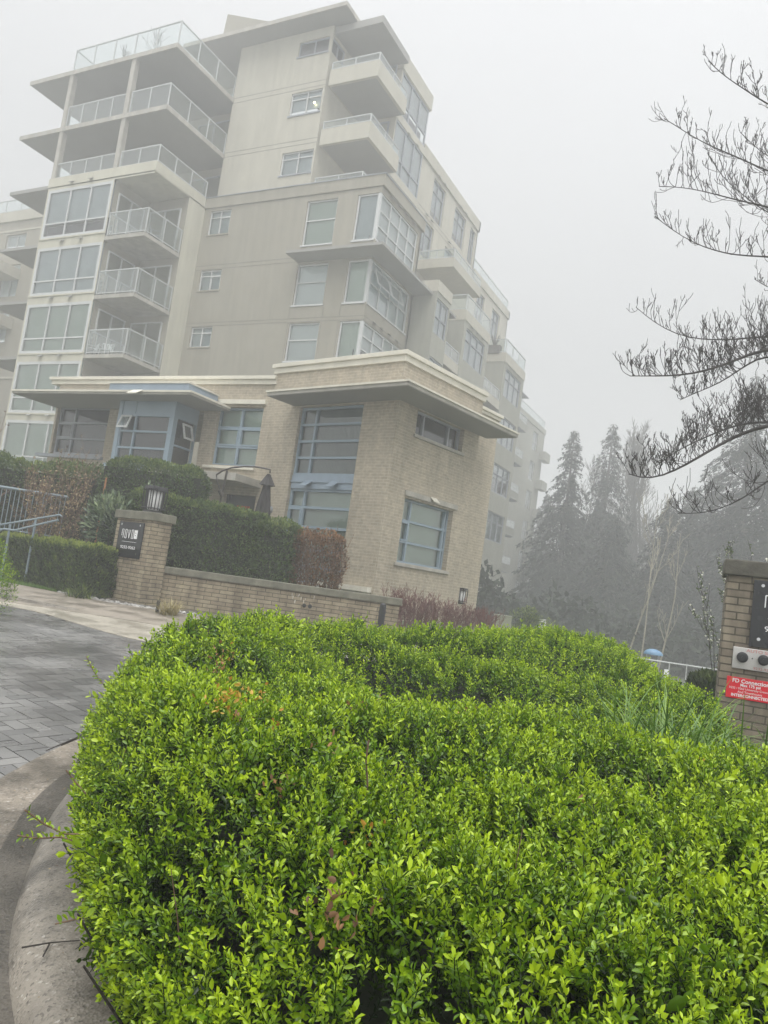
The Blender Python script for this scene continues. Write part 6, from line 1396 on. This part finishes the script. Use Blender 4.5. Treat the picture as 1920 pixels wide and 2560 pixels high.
# ================================================================== FOREGROUND BARE TREE (trunk right of the frame)
FT = empty('bare_garden_tree', tuple(np.array([*atp(2330, 1500, 9.0)[:2], .3])), 'leafless garden tree reaching in from the right with dark curving twigs', 'tree')
f0 = np.array(FT.location); g_ = np.random.default_rng(96)
mb = MB(); mb.tube([(0, 0, -.3), (.05, .1, 2.0), (0, .1, 4.5), (-.1, 0, 7.0)], [.16, .13, .09, .04], 10); mb.finish('trunk', M['bark'], FT)
guides = [([(2300, 520), (2080, 330), (1920, 263), (1850, 215), (1800, 185), (1771, 152)], 8.6, 8.2, .022, .30),
          ([(2310, 620), (2080, 475), (1920, 430), (1850, 395), (1750, 355), (1700, 320), (1660, 296)], 8.8, 9.2, .022, .42),
          ([(2310, 640), (2080, 560), (1920, 517), (1840, 500), (1770, 480), (1700, 466), (1648, 466)], 8.9, 8.4, .022, .42),
          ([(2300, 700), (2080, 590), (1920, 535), (1860, 490), (1800, 440), (1780, 400)], 8.9, 9.5, .018, .42),
          ([(2310, 760), (2080, 665), (1920, 640), (1840, 640), (1760, 620), (1700, 590), (1637, 541)], 9.0, 8.6, .02, .34),
          ([(2310, 960), (2080, 850), (1920, 838), (1840, 850), (1750, 850), (1690, 838), (1630, 805), (1590, 768)], 9.0, 9.3, .022, .34),
          ([(2310, 1000), (2080, 880), (1920, 868), (1850, 895), (1780, 925), (1700, 940), (1575, 940)], 8.8, 8.2, .034, .45),
          ([(2310, 1060), (2080, 960), (1920, 880), (1860, 915), (1800, 960), (1740, 980), (1700, 1000)], 9.1, 8.8, .026, .45),
          ([(2310, 1150), (2080, 1060), (1920, 1060), (1860, 1080), (1800, 1110), (1720, 1160), (1650, 1195), (1600, 1205), (1572, 1185)], 8.6, 7.9, .040, .45),
          ([(2310, 1180), (2080, 1080), (1920, 1052), (1840, 1060), (1760, 1095), (1700, 1120), (1640, 1165)], 8.9, 9.0, .028, .45),
          ([(2310, 1260), (2080, 1150), (1920, 1195), (1880, 1235), (1830, 1260), (1770, 1285), (1695, 1283)], 8.6, 8.3, .022, .45),
          ([(2310, 900), (2080, 980), (1920, 990), (1870, 1010), (1830, 1060), (1800, 1090)], 9.0, 9.3, .02, .4),
          ([(2310, 560), (2080, 450), (1920, 395), (1880, 360), (1850, 330)], 9.4, 10, .018, .4), ([(2200, 900), (2050, 760), (1920, 720), (1890, 700)], 9.4, 10, .015, .3)]
mb = MB(); mt = MB()
for pts, D0, D1, rad, tl in guides:
    n = len(pts); Q = resample(pts, 26); ds = np.linspace(D0, D1, 26); W_ = [atp(q[0], q[1], d_+.08*math.sin(i*.9))-f0 for i, (q, d_) in enumerate(zip(Q, ds))]
    W_[0] = np.array([0, .05, W_[0][2]]); rd = [max(.0045, rad*(1-.88*(i/25))) for i in range(26)]; mb.tube([tuple(w) for w in W_], rd, 6)
    for i in range(5, 26):
        lowb = 980 < pts[0][1] < 1200
        for rep in range(7 if lowb else 3):
            a = W_[min(i, 25)]+(W_[i-1]-W_[i])*g_.random(); ax = unit(W_[min(i+1, 25)]-W_[i-1]); side = unit(np.cross(ax, unit(g_.normal(0, 1, 3)))); side[2] = abs(side[2])*(1 if g_.random() < .75 else -.7)
            L_ = tl*g_.uniform(.25, 1.1)*(1.15-.75*i/25)*(.85 if lowb else 1); side[2] = abs(side[2])+.25 if lowb and g_.random() < .85 else side[2]; grow(mt, tuple(a), tuple(ax*.55+side*.9), L_*1.9, .0042, 2 if lowb or g_.random() < .35 else 1, g_, .30, .22, 7, int(g_.integers(2, 4)), 3, .55, .45, .0032)
mb.finish('limb', M['bark'], FT); mt.finish('branches', M['bark'], FT)

# ================================================================== AIR, SKY, LIGHT, CAMERA
rebase(T, (-24, 30, .2)); rebase(W, (-22, 60, -1)); rebase(B2, (-42, 30, 0)); rebase(K, (*uv2w(-12.4, 14.5), .8)); rebase(H_, (-15.5, 17, .7))
mb = MB(); mb.box(-480, 480, -330, 520, -14, 34)
hzm, nt, b = new_mat('fog_volume'); nt.nodes.remove(b); pv = N(nt, 'ShaderNodeVolumePrincipled'); pv.inputs['Color'].default_value = (.96, .97, .97, 1); pv.inputs['Density'].default_value = .0082; pv.inputs['Anisotropy'].default_value = 0.2
nt.links.new(pv.outputs[0], nt.nodes['Material Output'].inputs['Volume'])
o = mb.finish('haze', hzm); o['kind'] = 'stuff'; o['label'] = 'thin grey fog filling the air'
w = bpy.data.worlds.new('World'); SC.world = w; w.use_nodes = True; nt = w.node_tree; L = nt.links.new; bg = nt.nodes['Background']
tc = N(nt, 'ShaderNodeTexCoord'); sp = N(nt, 'ShaderNodeSeparateXYZ'); L(tc.outputs['Generated'], sp.inputs[0])
rp = ramp(nt, [(0.0, (.345, .35, .35)), (.30, (.375, .38, .385)), (.60, (.535, .54, .55)), (.70, (.60, .605, .62)), (1.0, (.66, .67, .69))]); L(sp.outputs['Z'], rp.inputs[0])
n1 = N(nt, 'ShaderNodeTexNoise', _Scale=1.3, _Detail=3.0); L(tc.outputs['Generated'], n1.inputs['Vector']); r2 = ramp(nt, [(.3, (.965,)*3), (.7, (1.03,)*3)]); L(n1.outputs['Fac'], r2.inputs[0])
mx = N(nt, 'ShaderNodeMix', data_type='RGBA', blend_type='MULTIPLY'); mx.inputs[0].default_value = 1; L(rp.outputs[0], mx.inputs[6]); L(r2.outputs[0], mx.inputs[7])
mr = N(nt, 'ShaderNodeMapRange', interpolation_type='SMOOTHSTEP'); mr.inputs['From Min'].default_value = .66; mr.inputs['From Max'].default_value = 1.0; mr.inputs['To Min'].default_value = 1.0; mr.inputs['To Max'].default_value = 4.6
L(sp.outputs['Z'], mr.inputs['Value']); L(mr.outputs[0], bg.inputs['Strength']); L(mx.outputs[2], bg.inputs['Color'])
ld = bpy.data.lights.new('sun', 'SUN'); ld.energy = 1.0; ld.angle = R(40); ld.color = (1, .97, .92); lo = bpy.data.objects.new('sun', ld); COL.objects.link(lo); lo.rotation_euler = (R(38), R(8), R(20)); lo.location = (0, 0, 60)
cam = bpy.data.cameras.new('camera'); co = bpy.data.objects.new('camera', cam); COL.objects.link(co); SC.camera = co
cam.lens = 1923/2560*36; cam.sensor_width = 36; cam.sensor_fit = 'AUTO'; cam.clip_end = 2000; cam.clip_start = .05
mw = Matrix.Identity(4)
for i in range(3): mw[i][0] = RC[i][0]; mw[i][1] = -RC[i][1]; mw[i][2] = -RC[i][2]
mw[2][3] = 1.5; co.matrix_world = mw
SC.view_settings.view_transform = 'Standard'; SC.view_settings.look = 'None'; SC.view_settings.exposure = .66; SC.view_settings.gamma = 1
SC.render.engine = 'CYCLES'; cy = SC.cycles; cy.max_bounces = 8; cy.diffuse_bounces = 3; cy.glossy_bounces = 2; cy.transparent_max_bounces = 12; cy.volume_bounces = 1; cy.use_denoising = True
